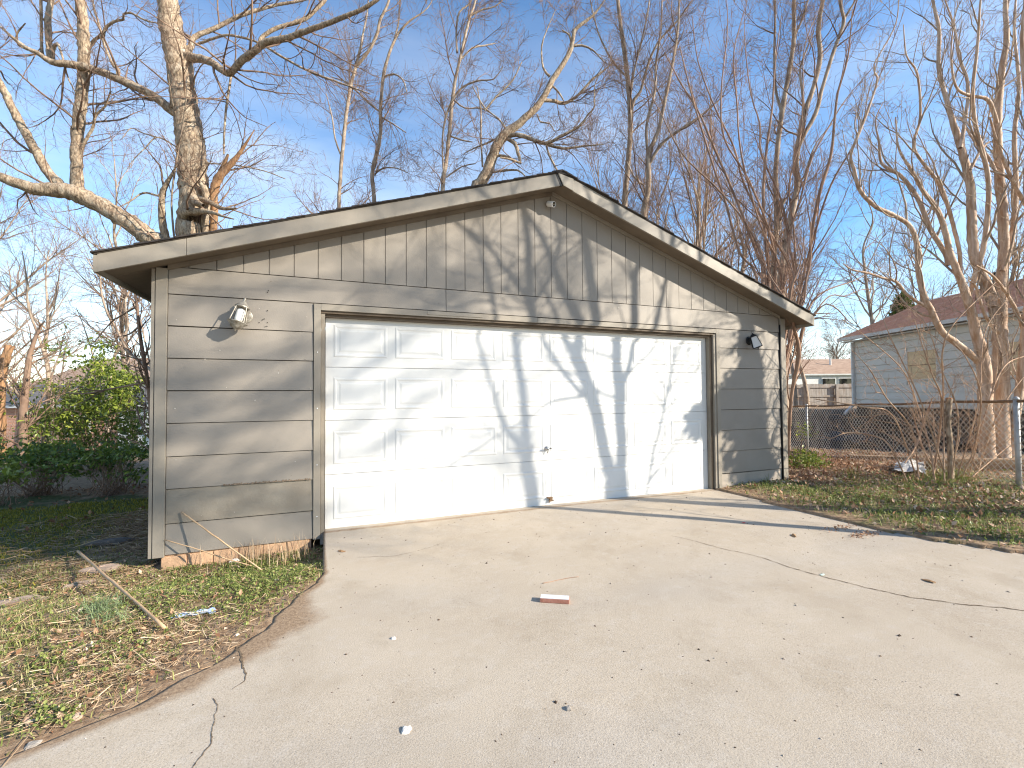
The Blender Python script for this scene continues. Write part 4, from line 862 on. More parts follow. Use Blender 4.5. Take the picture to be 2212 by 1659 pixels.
# grey house
hb = thing('grey_house', 'grey clapboard house with red-brown roof and boarded windows beyond the fence', 'house', LTz(16, 14, -.2))
W0, D0, D1, Z0, Z1 = 13.4, 9.8, 18.0, .83, 3.33
q = LB(); q.box(W0+.02, 19.6, D0, D1, Z0, Z1); q.prism([(W0+.02, Z1+.001), (19.6, Z1+.001), (16.6, Z1+1.35)], D1-.1, D1); q.prism([(W0+.02, Z1+.001), (19.6, Z1+.001), (16.6, Z1+1.35)], D0, D0+.1); q.build('wall', m_side2, hb)
q = LB(); q.box(W0+.06, 19.5, D0+.05, D1-.05, -.5, Z0-.002); q.build('footing', m_brickf, hb)
nb = 10; wins = [(14.46, 15.50, 1.78, 2.70), (11.25, 12.36, 1.78, 2.66)]
for i in range(nb):
    za = Z0+(Z1-Z0)*i/nb; zb = Z0+(Z1-Z0)*(i+1)/nb
    cuts = [(D0, D1-.12)]
    for a, b_, z0, z1 in wins:
        if zb > z0-.05 and za < z1+.05: cuts = [c for s0, s1 in cuts for c in ((s0, min(s1, a-.06)), (max(s0, b_+.06), s1)) if c[1]-c[0] > .05]
    for s0, s1 in cuts:
        q = LB(); q.add([(W0-.022, s0, za+.022), (W0-.022, s1, za+.022), (W0-.008, s1, zb), (W0-.008, s0, zb), (W0+.019, s0, za+.022), (W0+.019, s1, za+.022), (W0+.019, s1, zb), (W0+.019, s0, zb)],
                        [(3, 2, 1, 0), (4, 5, 6, 7), (1, 5, 4, 0), (2, 6, 5, 1), (3, 7, 6, 2), (0, 4, 7, 3)]); q.build('siding_board', m_side2, hb)
for a, b_, z0, z1 in wins:
    q = LB()
    q.box(W0-.03, W0+.02, a-.055, a, z0-.05, z1+.05); q.box(W0-.03, W0+.02, b_, b_+.055, z0-.05, z1+.05); q.box(W0-.03, W0+.02, a, b_, z1, z1+.05); q.box(W0-.035, W0+.02, a, b_, z0-.05, z0); fr_ = q.build('window', m_side2, hb)
    zm = (z0+z1)/2
    q = LB(); q.box(W0-.012, W0+.015, a, b_, zm+.012, z1); q.build('pane', m_board, fr_)
    q = LB(); q.box(W0-.004, W0+.015, a, b_, z0, zm-.012); q.build('pane', m_board, fr_)
    q = LB(); q.box(W0-.022, W0+.015, a, b_, zm-.011, zm+.011); q.build('meeting_rail', m_rust, fr_)
q = LB(); q.box(W0-.03, W0+.02, D1-.11, D1+.02, Z0, Z1); q.build('corner_board', m_trimw, hb)
q = LB(); q.box(W0-.11, W0-.035, D1-.10, D1-.03, Z0+.05, Z1-.02); q.build('downspout', m_trimw, hb)
q = LB(); q.obox((W0-.08, D1-.08, Z0+.06), (12.3, 17.0, .58), .09, .07); q.build('downspout_extension', m_trimw, hb)
EL, RLt, ZE, ZR = 13.12, 16.65, 3.52, 5.0
for s_, lo_ in ((1, EL), (-1, 2*RLt-EL)):
    q = LB(); q.add([(lo_, D0-.3, ZE), (lo_, D1+.3, ZE), (RLt, D1+.3, ZR), (RLt, D0-.3, ZR), (lo_, D0-.3, ZE-.06), (lo_, D1+.3, ZE-.06), (RLt, D1+.3, ZR-.06), (RLt, D0-.3, ZR-.06)],
                    [(0, 1, 2, 3), (7, 6, 5, 4), (0, 4, 5, 1), (1, 5, 6, 2), (2, 6, 7, 3), (3, 7, 4, 0)]); rf = q.build('roof', m_roofb, hb)
    if s_ == 1:
        for i in range(26):
            a = i/26; b_ = (i+1.08)/26; L0 = EL-.02+(RLt-EL)*a; L1 = EL+(RLt-EL)*min(b_, 1); z0 = ZE+(ZR-ZE)*a+.028; z1 = ZE+(ZR-ZE)*min(b_, 1)+.016
            q = LB(); q.add([(L0, D0-.32, z0), (L0, D1+.32, z0), (L1, D1+.32, z1), (L1, D0-.32, z1), (L0, D0-.32, z0-.02), (L0, D1+.32, z0-.02)], [(0, 1, 2, 3), (0, 4, 5, 1)]); q.build('shingle_course', m_roofb, rf)
q = LB(); q.box(EL-.13, EL-.005, D0-.3, D1+.3, ZE-.13, ZE-.01); q.build('gutter', m_trimw, hb)
q = LB(); q.box(EL, W0-.03, D0-.28, D1+.28, Z1+.005, Z1+.03); q.build('eave_soffit', m_trimw, hb)
q = LB(); q.cyl((16.2, 15.3, 4.7), (16.2, 15.3, 5.35), .05, n=10); q.build('vent_pipe', m_black, hb)
# white house far off
hw_ = thing('white_house', 'small white house with brown roof, far off left of the grey house', 'house', LTz(24, 37, .3))
m_whw = mat('white_wall', (.80, .79, .76), (.74, .73, .70), scale=3, rough=.8)
m_roof2 = mat('streaked_brown_roof', (.46, .32, .23), (.30, .20, .14), scale=3, rough=.95, stretch=(1, 1, 9), blotch=(.32, .21, .15), blscale=2)
q = LB(); q.box(16, 32, 34, 41, -.5, 2.78); q.build('wall', m_whw, hw_)
q = LB(); q.add([(15.5, 33.86, 2.78), (32.5, 33.86, 2.78), (31.5, 37.5, 4.15), (16.5, 37.5, 4.15), (15.5, 41.5, 2.78), (32.5, 41.5, 2.78)], [(0, 1, 2, 3), (3, 2, 5, 4), (0, 3, 4), (1, 5, 2), (0, 4, 5, 1)]); rf = q.build('roof', m_roof2, hw_)
q = LB(); q.box(15.5, 32.5, 33.82, 33.88, 2.68, 2.79); q.build('fascia_board', m_trimw, hw_)
q = LB(); q.cyl((25, 36, 3.5), (25, 36, 4.15), .07, n=8); q.build('vent_pipe', m_trimw, rf)
for a in (22.9, 24.15):
    q = LB(); q.box(a, a+1.05, 33.93, 33.998, 1.75, 2.5); f_ = q.build('window', m_trimw, hw_)
    q = LB(); q.box(a+.07, a+.98, 33.90, 33.925, 1.81, 2.44); q.build('pane', m_glass, f_)
# tall board fence between them
m_fence = mat('weathered_fence_wood', (.42, .38, .34), (.28, .25, .215), scale=9, rough=.95, bump=.4, bscale=30, stretch=(1, 1, .2), blotch=(.30, .21, .15), blscale=3)
ff = thing('board_fence', 'tall weathered grey board fence between the garage and the grey house', 'fence', LTz(16, 24, .3))
r_ = np.random.default_rng(14); pk = LB(); a = 12.4
while a < 19.5:
    pk.box(a, a+.135, 24.06, 24.08, .2, 1.83+r_.normal(0, .012)); a += .142
o = pk.build('pickets', m_fence, ff); stuff(o)
for a in (12.8, 15.45, 16.95, 18.6): q = LB(); q.box(a-.06, a+.06, 23.92, 24.015, .2, 1.80); q.build('post', m_fence, ff)
for z in (.62, 1.2, 1.68): q = LB(); q.box(12.4, 19.5, 24.018, 24.058, z-.045, z+.045); q.build('rail', m_fence, ff)
# brick house down the slope on the left
bh = thing('brick_house', 'low red-brick house with grey roof behind the green shrubs', 'house', LTz(-27, 28, -1.6))
m_brick = bpy.data.materials.new('red_brick'); m_brick.use_nodes = True
_n = m_brick.node_tree; _bt = _n.nodes.new('ShaderNodeTexBrick'); _tc = _n.nodes.new('ShaderNodeTexCoord'); _mp = _n.nodes.new('ShaderNodeMapping')
_mp.inputs['Rotation'].default_value = (math.radians(90), 0, 0); _vr = _n.nodes.new('ShaderNodeVectorRotate'); _vr.rotation_type = 'Z_AXIS'; _vr.inputs['Angle'].default_value = -(AZ-math.pi/2)
_n.links.new(_tc.outputs['Object'], _vr.inputs['Vector']); _n.links.new(_vr.outputs[0], _mp.inputs[0]); _n.links.new(_mp.outputs[0], _bt.inputs['Vector'])
_bt.inputs['Scale'].default_value = 1; _bt.inputs['Brick Width'].default_value = .21; _bt.inputs['Row Height'].default_value = .075; _bt.inputs['Mortar Size'].default_value = .008
_bt.inputs['Color1'].default_value = (.58, .28, .17, 1); _bt.inputs['Color2'].default_value = (.44, .20, .125, 1); _bt.inputs['Mortar'].default_value = (.5, .42, .35, 1)
_n.links.new(_bt.outputs[0], _n.nodes['Principled BSDF'].inputs['Base Color']); _n.nodes['Principled BSDF'].inputs['Roughness'].default_value = .95
m_roofg = mat('grey_shingles', (.17, .16, .155), (.12, .115, .11), scale=8, rough=.95, bump=.4, bscale=40)
q = LB(); q.box(-42, -21.4, 25, 33, -2.5, .93); q.build('wall', m_brick, bh)
q = LB(); q.box(-21.398, -12.5, 25, 33, -2.5, .93); q.build('wall', m_whw, bh)
for i in range(9):
    q = LB(); q.box(-21.39, -12.5, 24.965, 24.998, -1.5+i*.27, -1.5+i*.27+.25); q.build('siding_board', m_whw, bh)
q = LB(); q.add([(-43, 24.78, .97), (-11.5, 24.78, .97), (-11.5, 29, 2.25), (-43, 29, 2.25), (-43, 33.6, .97), (-11.5, 33.6, .97)], [(0, 1, 2, 3), (3, 2, 5, 4), (0, 3, 4), (1, 5, 2), (0, 4, 5, 1)]); q.build('roof', m_roofg, bh)
q = LB(); q.box(-43, -11.5, 24.72, 24.80, .86, .99); q.build('fascia_board', m_trimw, bh)
for a in (-37, -33, -24.2):
    q = LB(); q.box(a, a+1.3, 24.93, 24.998, -.6, .45); f_ = q.build('window', m_trimw, bh); q = LB(); q.box(a+.08, a+1.22, 24.90, 24.925, -.52, .37); q.build('pane', m_glass, f_)
# second roof behind
h2 = thing('tan_house', 'tan gabled house roof showing above the top of the green shrubs', 'house', LTz(-30, 42, -1.6))
m_rooft = mat('faded_tan_shingles', (.36, .26, .20), (.28, .20, .155), scale=6, rough=.95, bump=.4, bscale=30)
q = LB(); q.box(-42, -20, 40, 48, -2.5, 2.3); q.build('wall', m_whw, h2)
q = LB(); q.add([(-43, 39.4, 2.3), (-19, 39.4, 2.3), (-24, 44, 5.2), (-39, 44, 5.2), (-43, 48.6, 2.3), (-19, 48.6, 2.3)], [(0, 1, 2, 3), (3, 2, 5, 4), (0, 3, 4), (1, 5, 2), (0, 4, 5, 1)]); q.build('roof', m_rooft, h2)

# ------------------------------------------------------------------ chain-link fence
m_galv = mat('galvanised_steel', (.48, .48, .47), (.36, .35, .33), scale=12, rough=.5, metallic=.25)
m_galvd = mat('dull_fence_wire', (.70, .66, .58), (.48, .42, .34), scale=5, rough=.6, metallic=.15)
cf = thing('chain_link_fence', 'rusty chain-link fence with galvanised posts between garage and grey house', 'fence', LTz(6.8, 8, 0))
A0, A1 = LTz(6.45, 4.6, 0), LTz(7.25, 13.2, 0)
def fpt(s, z):
    p = A0+(A1-A0)*s; return np.array([p[0], p[1], z])
def fz(s):
    p = A0+(A1-A0)*s; return float(height(p[0], p[1]))
def top(s): return np.interp(s, [0, .16, 1], [1.23, 1.21, .94])
FLn = np.linalg.norm(A1-A0)
for t_, nm in ((6.0, 1), (11.0, 1), (4.6, 0)):
    s = (t_-4.6)/8.6; ps = LB(); P0 = fpt(s, fz(s)-.2); P1 = fpt(s, top(s)+.02); q = MB(); q.cyl(P0, P1, .030 if t_ < 8 else .024, n=12); q.lathe([(.034, -.01), (.034, .01), (.02, .03), (.002, .036)], P1, 12); q.build('post', m_galv, cf, True)
q = MB(); k = 30; rz_ = np.random.default_rng(2)
for i in range(k): q.cyl(fpt(i/k, top(i/k)+.008*math.sin(i*.9)), fpt((i+1)/k, top((i+1)/k)+.008*math.sin((i+1)*.9)), .019, n=8, caps=False)
q.build('top_rail', m_rust, cf, True)
PP = []; n_ = 14
for sg_ in (1, -1):                                                  # two sets of wires leaning left and right make the diamonds
    c = -1.3
    while c < FLn+1.3:
        s0, s1 = c, c+sg_*1.12; zz = []
        for j in range(n_):
            k = j/(n_-1); s = min(max((s0+(s1-s0)*k)/FLn, 0), 1); zb = fz(s)+.02; zt = top(s)-.01; o_ = .004*sg_
            zz.append(fpt(s, zb+(zt-zb)*k)+np.array([o_, o_*.3, 0])+rz_.normal(0, .0015, 3))
        if 0 < (s0+s1)/2 < FLn: PP.append(zz)
        c += .092
PP = np.array(PP); Vv, Ff = tubes(PP, np.full(PP.shape[:2], .0037), 4); o = put('wire_mesh', Vv, Ff, m_galvd, cf); stuff(o)
# ------------------------------------------------------------------ trees standing to the right of and behind the photographer; their shadows cross the door
SH = np.hypot(SUN[0], SUN[1]); HX, HY = -SUN[0]/SH, -SUN[1]/SH; TE = -SUN[2]/SH
def caster(pts, dh, rng=None, dv=0.0, ox=737.3, oy=552.9, sx=1/3, split=512):
    """a limb from the shadow it throws on the garage front: x, y, width; dh = level distance to the limb"""
    P = []; R = []; n = len(pts); ph = rng.uniform(0, 6) if rng is not None else 0
    for i, (x, y, w_) in enumerate(pts):
        px, py = ox+x*sx, oy+y*sx
        on_door = y > 470+(.03*(x-880) if x < 2300 else 0) if oy > 500 else False
        yy = .098 if on_door else -.016
        a = wallp(px, py, yy); b_ = wallp(px+w_*sx, py, yy); wd = abs(b_[0]-a[0])*abs(HY)
        d = dh+dv*(math.sin(ph+i*.9)-math.sin(ph))
        P.append(a+np.array([HX*d, HY*d, TE*d])); R.append(wd/2)
    return np.array(P), np.array(R)
def based(PR, drop=1.0):
    P, R = PR; b = np.array([P[0][0], P[0][1], float(height(P[0][0], P[0][1]))-.1])
    return np.vstack([[b, b*.45+P[0]*.55+np.array([.03, .02, 0])], P]), np.r_[R[0]*1.45, R[0]*1.08, R]
rg2 = np.random.default_rng(77)
grs = 'bare trees to the right of the driveway, mostly outside the view'
def up_(PR, n=4, r=.3, seed=0, lean=(.05, -.3)):
    """carry a limb on upward past the wall's top"""
    P, R = PR; d = P[-1]-P[-2]; d /= np.linalg.norm(d); rr = np.random.default_rng(seed); Q = [P[-1]]; W_ = [R[-1]]
    for i in range(n):
        d = d+np.array([lean[0], lean[1], .1])+rr.normal(0, .1, 3); d /= np.linalg.norm(d); Q.append(Q[-1]+d*.9); W_.append(W_[-1]*.8)
    return np.vstack([P, Q[1:]]), np.r_[R, W_[1:]]
DH = 5.9
ta = based(caster([(1245, 1640, 92), (1220, 1480, 88), (1200, 1340, 84), (1195, 1240, 84)], DH)); a0 = ta[0][0]
armr = up_(caster([(1195, 1240, 62), (1193, 1100, 58), (1178, 950, 56), (1155, 750, 54), (1132, 600, 52), (1120, 510, 52), (1243, 430, 62), (1232, 330, 62), (1226, 250, 60), (1222, 100, 56), (1215, -60, 52), (1200, -200, 44)], DH, rg2, .0), seed=1)
arml = up_(caster([(1190, 1300, 50), (1120, 1190, 46), (1070, 1130, 40), (1020, 1000, 34), (985, 880, 30), (955, 790, 28), (905, 630, 30), (880, 540, 28), (995, 400, 34), (985, 300, 34), (965, 150, 34), (920, 20, 30), (880, -90, 26)], DH, rg2, .4), seed=2)
A2 = [armr, arml, up_(caster([(1235, 300, 44), (1170, 220, 42), (1100, 120, 38), (1020, 30, 34), (960, -60, 28)], DH, rg2, .5), seed=3), up_(caster([(1240, 310, 44), (1290, 240, 40), (1340, 165, 36), (1380, 60, 32), (1420, -80, 26)], DH, rg2, .5), seed=4),
     up_(caster([(985, 300, 22), (880, 290, 20), (700, 340, 18), (500, 260, 14), (300, 220, 10)], DH, rg2, .1), 2, seed=5), up_(caster([(995, 310, 18), (1100, 340, 16), (1200, 350, 12)], DH, rg2, .3), 1, seed=6)]
LVS = [dict(num=50, k=8, lr=(.5, 1.4), ang=(.4, 1.1), up=.3, wander=.13, rmin=.006, umin=.15, sides=4, curl=.3), dict(num=260, k=6, lr=(.3, 1.0), ang=(.4, 1.0), up=.15, wander=.16, rmin=.004, curl=.4), dict(num=400, k=4, lr=(.15, .5), ang=(.4, 1.0), up=.1, wander=.16, rmin=.003)]
make_tree('bare_tree', 'bare forked tree beyond the right side of the driveway, throwing the left forked shadow', grs, a0+np.array([0, 0, .1]), ta, A2, LVS, m_bark, m_twig, 61, step=.2, sides=10)
DB = 5.6
tb = based(caster([(1795, 1610, 130), (1780, 1500, 140), (1785, 1430, 140)], DB)); b0 = tb[0][0]
B2 = [up_(caster([(1760, 1440, 76), (1722, 1330, 74), (1690, 1200, 76), (1650, 1000, 80), (1612, 880, 84), (1580, 780, 84), (1535, 680, 84), (1515, 640, 80), (1540, 520, 56), (1652, 430, 66), (1640, 300, 68), (1622, 150, 66), (1602, 20, 60), (1580, -120, 52)], DB, rg2, .0), seed=11),
      up_(caster([(1525, 660, 60), (1470, 580, 50), (1440, 520, 46), (1545, 435, 60), (1490, 320, 58), (1440, 220, 54), (1390, 90, 50), (1350, -20, 44), (1310, -110, 38)], DB, rg2, .3), seed=12),
      up_(caster([(1590, 910, 40), (1540, 880, 38), (1440, 750, 36), (1350, 620, 34), (1300, 530, 30), (1400, 400, 32), (1360, 300, 28), (1290, 160, 22), (1200, 40, 14)], DB, rg2, .1), seed=13),
      up_(caster([(1800, 1430, 76), (1815, 1300, 70), (1805, 1100, 70), (1802, 950, 80), (1800, 820, 84), (1785, 700, 66), (1782, 540, 62), (1900, 450, 58), (1905, 300, 54), (1905, 180, 50), (1915, 90, 46), (1940, 0, 40)], DB, rg2, .0), seed=14),
      up_(caster([(1820, 840, 46), (1850, 760, 42), (1878, 660, 38), (1895, 560, 34), (2030, 470, 36), (2072, 320, 34), (2100, 180, 32), (2110, 60, 28)], DB, rg2, .3), seed=15),
      up_(caster([(1850, 780, 20), (1910, 710, 18), (1985, 640, 16), (2035, 560, 13)], DB, rg2, .3), 2, seed=16),
      up_(caster([(1905, 170, 26), (1880, 90, 22), (1870, 20, 18)], DB), 3, seed=17),
      up_(caster([(1590, 910, 26), (1420, 930, 26), (1330, 960, 22), (1240, 1030, 16)], DB, rg2, .05), 1, seed=18),
      up_(caster([(1915, 270, 14), (1780, 260, 14), (1600, 270, 12), (1420, 300, 8)], DB, rg2, .05), 1, seed=19)]
make_tree('bare_tree', 'large bare tree beyond the right side of the driveway, throwing the V-shaped shadow', grs, b0+np.array([0, 0, .1]), tb, B2, LVS, m_bark, m_twig, 62, step=.2, sides=10)
DC = 5.4
tcc = based(caster([(1982, 1560, 14), (1990, 1450, 16), (2010, 1330, 17), (2040, 1200, 17), (2075, 1060, 17), (2110, 900, 16), (2140, 740, 15), (2165, 590, 14)], DC))
make_tree('sapling', 'thin bare sapling beyond the right edge of the driveway', None, tcc[0][0]+np.array([0, 0, .1]), None, [tcc],
          [dict(num=60, k=8, lr=(.4, 1.2), ang=(.5, 1.1), up=.2, wander=.12, rmin=.004, umin=.3, sides=4), dict(num=300, k=5, lr=(.2, .6), ang=(.4, 1.0), up=.1, wander=.14, rmin=.003)], m_bark2, m_twig, 63, step=.2, sides=6)
# unseen ivy-clad trunk, added and shaped to darken the narrow right wall section (leaves made with the plants below)
DI = 5.3
def cI(pts, **k): return caster(pts, DI, rg2, ox=0, oy=0, sx=1, **k)
ti = based(cI([(1650, 1040, 30), (1640, 960, 32), (1634, 880, 34), (1630, 800, 36), (1618, 720, 30), (1606, 660, 26), (1590, 610, 26), (1560, 560, 22)]))
IVY_SHADOW = [(1598, 850, 34, 40, 700), (1606, 900, 30, 40, 600), (1630, 960, 16, 45, 300), (1630, 1015, 34, 32, 600), (1572, 880, 24, 26, 300), (1542, 895, 16, 22, 160), (1620, 800, 14, 28, 220), (1612, 740, 14, 22, 80), (1590, 985, 24, 22, 60)]
ivy = make_tree('added_ivy_trunk', 'added unseen shadow caster, a dead trunk wrapped in ivy beyond the right edge of the driveway', None, ti[0][0]+np.array([0, 0, .1]), ti, [],
          [dict(num=50, k=8, lr=(.4, 1.5), ang=(.5, 1.2), up=.1, wander=.16, rmin=.005, umin=.3, sides=4), dict(num=500, k=5, lr=(.2, .7), ang=(.4, 1.0), up=.1, wander=.16, rmin=.003)], m_bark, m_twig, 64, step=.2)
# tall spreading tree further back: its high limbs reach across and throw soft streaks over the left half
DF = 17.5
def wc(pts, dh=DF, jit=.8, seed=0):
    rr = np.random.default_rng(seed); P = []; R = []; d = dh
    for x, z, r in pts:
        P.append(np.array([x+HX*d, HY*d, z+TE*d])); R.append(r); d = d+rr.normal(0, jit*.35)
    return np.array(P), np.array(R)
def far_tree(name, label, wx, dh, limbs, seed, lv):
    b = np.array([wx+HX*dh, HY*dh, 0.]); b[2] = float(height(b[0], b[1])); H0 = TE*dh
    tk_ = (np.array([b-[0, 0, .1], b+[.05, 0, H0*.4], b+[-.05, .1, H0*.8], b+[.1, 0, H0+.4], b+[.3, .1, H0+3.2], b+[.2, .0, H0+5.5]]), np.array([.36, .28, .24, .2, .1, .03]))
    ls = []
    for i, l in enumerate(limbs):
        P, R = wc(l, dh, seed=seed+i); hook = b+np.array([0, 0, H0*(.62+.06*i)]); ls.append((np.vstack([[hook], P]), np.r_[R[0]*1.3, R]))
    return make_tree(name, label, grs, b, tk_, ls, lv, m_bark, m_twig, seed, step=.4, sides=8, k2=18)
LB_ = [[(-6.5, .1, 0.047), (-4, .25, 0.044), (-2, .35, 0.039), (-.8, .5, 0.033), (.2, .78, 0.030), (1.1, 1.0, 0.025), (2, .95, 0.017), (2.9, .7, 0.008)],
       [(-6.6, .7, 0.050), (-4, .9, 0.044), (-1.3, .95, 0.039), (-.2, 1.25, 0.033), (.8, 1.55, 0.028), (1.9, 1.8, 0.019), (2.2, 1.85, 0.008)],
       [(-6.5, 1.2, 0.044), (-4, 1.35, 0.041), (-1.2, 1.5, 0.033), (-.1, 1.85, 0.030), (.8, 2.15, 0.025), (1.5, 2.6, 0.017), (2.1, 2.9, 0.008)],
       [(-6.5, 1.7, 0.044), (-4, 1.95, 0.039), (-1.2, 2.2, 0.030), (.4, 2.55, 0.028), (1.6, 2.6, 0.022), (1.9, 2.35, 0.011)],
       [(-6.4, 2.3, 0.044), (-3, 2.8, 0.033), (0, 3.0, 0.028), (.9, 3.2, 0.022), (1.6, 3.6, 0.011)]]
far_tree('bare_tree', 'very tall wide-spreading bare tree far behind the driveway', -7.2, DF, LB_, 71,
         [dict(num=150, k=8, lr=(.8, 2.6), ang=(.4, 1.0), up=.3, wander=.12, rmin=.012, umin=.15, sides=4), dict(num=1900, k=6, lr=(.4, 1.3), ang=(.4, 1.0), up=.15, wander=.15, rmin=.008), dict(num=2600, k=4, lr=(.2, .6), ang=(.4, 1.0), rmin=.006)])
# ------------------------------------------------------------------ foliage, brush, ground cover
def leaves(C, size, rng, up=.3, droop=.0, aspect=.45, fold=.25):
    """folded leaf blades at points C; each 2 triangles + tip"""
    n = len(C); D = rng.normal(0, 1, (n, 3)); D[:, 2] -= droop; D /= np.linalg.norm(D, axis=1, keepdims=True)
    Nn = rng.normal(0, 1, (n, 3))+np.array([0, 0, up*4]); S_ = np.cross(D, Nn); S_ /= np.linalg.norm(S_, axis=1, keepdims=True)+1e-9; Nn = np.cross(S_, D)
    s = (size*rng.uniform(.6, 1.3, n))[:, None]; w_ = s*aspect
    b = C; m1 = C+D*s*.45+S_*w_*.5+Nn*s*fold*.3; m2 = C+D*s*.45-S_*w_*.5+Nn*s*fold*.3; mid = C+D*s*.5; tp = C+D*s
    V = np.stack([b, m1, tp, m2, mid], 1).reshape(-1, 3); i = np.arange(n)[:, None]*5
    F = np.concatenate([i+np.array([[0, 1, 4]]), i+np.array([[4, 1, 2]]), i+np.array([[0, 4, 3]]), i+np.array([[4, 2, 3]])])
    return V, F
def leaf_mat(name, stops, rough=.4, spec=.5, trans=.35):
    return mat(name, (.1, .1, .1), rough=rough, spec=spec, tintc=stops, trans=trans)
m_leaf = leaf_mat('glossy_green_leaf', [(0, (.06, .10, .015)), (.45, (.15, .20, .028)), (.8, (.30, .35, .05)), (1, (.46, .48, .10))])
m_leafd = leaf_mat('dark_green_leaf', [(0, (.05, .085, .015)), (.5, (.12, .18, .03)), (1, (.30, .36, .06))])
m_leafy = leaf_mat('yellow_green_leaf', [(0, (.12, .16, .02)), (.5, (.22, .27, .04)), (1, (.36, .38, .08))])
def blobpts(blobs, rng, t0, dt, clump=9):
    """points gathered in sprays round blob centres given on the survey view"""
    out = []
    for b in blobs:
        x, y, rx, ry, n = b[:5]; t = b[5] if len(b) > 5 else t0
        k = max(int(n/clump), 1); u = rng.normal(0, .48, (k, 2)); cx = x+u[:, 0]*rx; cy = y+u[:, 1]*ry; d = t+rng.normal(0, dt, k)
        c = np.array([at(a, b_, e) for a, b_, e in zip(cx, cy, d)])
        p = np.repeat(c, clump, 0)+rng.normal(0, .07, (k*clump, 3))*np.array([1.2, 1.2, .6]); out.append((p, c))
    return np.concatenate([o[0] for o in out]), np.concatenate([o[1] for o in out])
def shrub(name, label, cat, blobs, base, m, t0, dt, size, seed, group=None, nst=9, m_st=None, clump=9, st_r=.012, aspect=.45):
    rng = np.random.default_rng(seed); p, c = blobpts(blobs, rng, t0, dt, clump)
    gz = height(p[:, 0], p[:, 1]); p = p[p[:, 2] > gz+.01]; t = thing(name, label, cat, base, group)
    V, F = leaves(p, size, rng, aspect=aspect); tn = np.repeat(np.clip(rng.normal(.45, .25, len(p)), 0, 1), 5); put('foliage', V, F, m, t, tint=tn)
    idx = rng.choice(len(c), min(nst*9, len(c)), replace=False); PP = []; RR = []
    bs = np.array(base)
    for j, i in enumerate(idx):
        b = bs+np.array([rng.normal(0, .12), rng.normal(0, .12), 0]); e = c[i]; mid = b*.45+e*.55+rng.normal(0, .06, 3); mid[2] = b[2]+(e[2]-b[2])*.5
        w_ = np.linspace(0, 1, 8)[:, None]; PP.append((1-w_)**2*b+2*w_*(1-w_)*mid+w_**2*e+rng.normal(0, .008, (8, 3))); RR.append(st_r*rng.uniform(.5, 1.2)*np.linspace(1, .3, 8)*(1 if j < nst else .45))
    V, F = tubes(np.array(PP), np.array(RR), 4); put('stems', V, F, m_st or m_twig, t, smooth=True); return t
def gat(px, t): q = at(px, 900, t); return np.array([q[0], q[1], float(height(q[0], q[1]))])
sg = 'evergreen shrubs along the back of the left lawn'
shrub('evergreen_shrub', 'tallest green shrub, close to the garage left corner', 'shrub', [(215, 790, 45, 30, 500), (255, 830, 55, 40, 1250), (170, 850, 55, 35, 800), (235, 885, 75, 42, 1700), (285, 850, 30, 40, 420), (150, 900, 45, 35, 550), (290, 920, 35, 35, 350), (225, 750, 30, 22, 130), (190, 935, 60, 30, 520), (110, 900, 45, 40, 420), (280, 940, 30, 30, 300), (250, 960, 50, 24, 300)], gat(225, 10.2), m_leaf, 10.2, .5, .095, 81, sg)
shrub('evergreen_shrub', 'loose green shrub in front of the brick house wall', 'shrub', [(110, 900, 40, 35, 260), (70, 940, 45, 35, 300), (150, 965, 50, 30, 520), (60, 985, 50, 30, 420), (110, 830, 35, 28, 140), (40, 860, 40, 40, 130), (130, 760, 60, 40, 110)], gat(100, 9.8), m_leaf, 9.8, .45, .09, 82, sg)
shrub('evergreen_shrub', 'dark low green shrub nearest the garage at lawn edge', 'shrub', [(290, 975, 30, 26, 330), (240, 985, 50, 28, 480), (195, 1000, 45, 28, 360), (300, 1010, 20, 22, 90), (255, 1025, 45, 14, 90)], gat(250, 7.3), m_leafd, 7.3, .3, .085, 83, sg)
shrub('evergreen_shrub', 'dark low spreading green shrub at the far left lawn edge', 'shrub', [(140, 985, 45, 32, 420), (90, 985, 45, 34, 380), (40, 990, 50, 34, 380), (130, 1025, 60, 18, 130), (-30, 990, 40, 40, 300)], gat(90, 7.3), m_leafd, 7.3, .3, .085, 84, sg)
shrub('low_bush', 'bright yellow-green sprig at the left picture edge', 'shrub', [(22, 1028, 36, 12, 190), (-20, 1035, 30, 18, 200), (5, 1010, 22, 12, 60)], gat(-5, 6.6), m_leafy, 6.6, .15, .09, 85, None, 4)
shrub('low_bush', 'small leafy groundcover bush at the garage right corner', 'shrub', [(1738, 990, 26, 16, 420), (1760, 1000, 26, 12, 300), (1722, 1005, 14, 14, 160), (1735, 930, 14, 14, 60)], gat(1740, 8.2), m_leaf, 8.2, .3, .06, 86, None, 4)
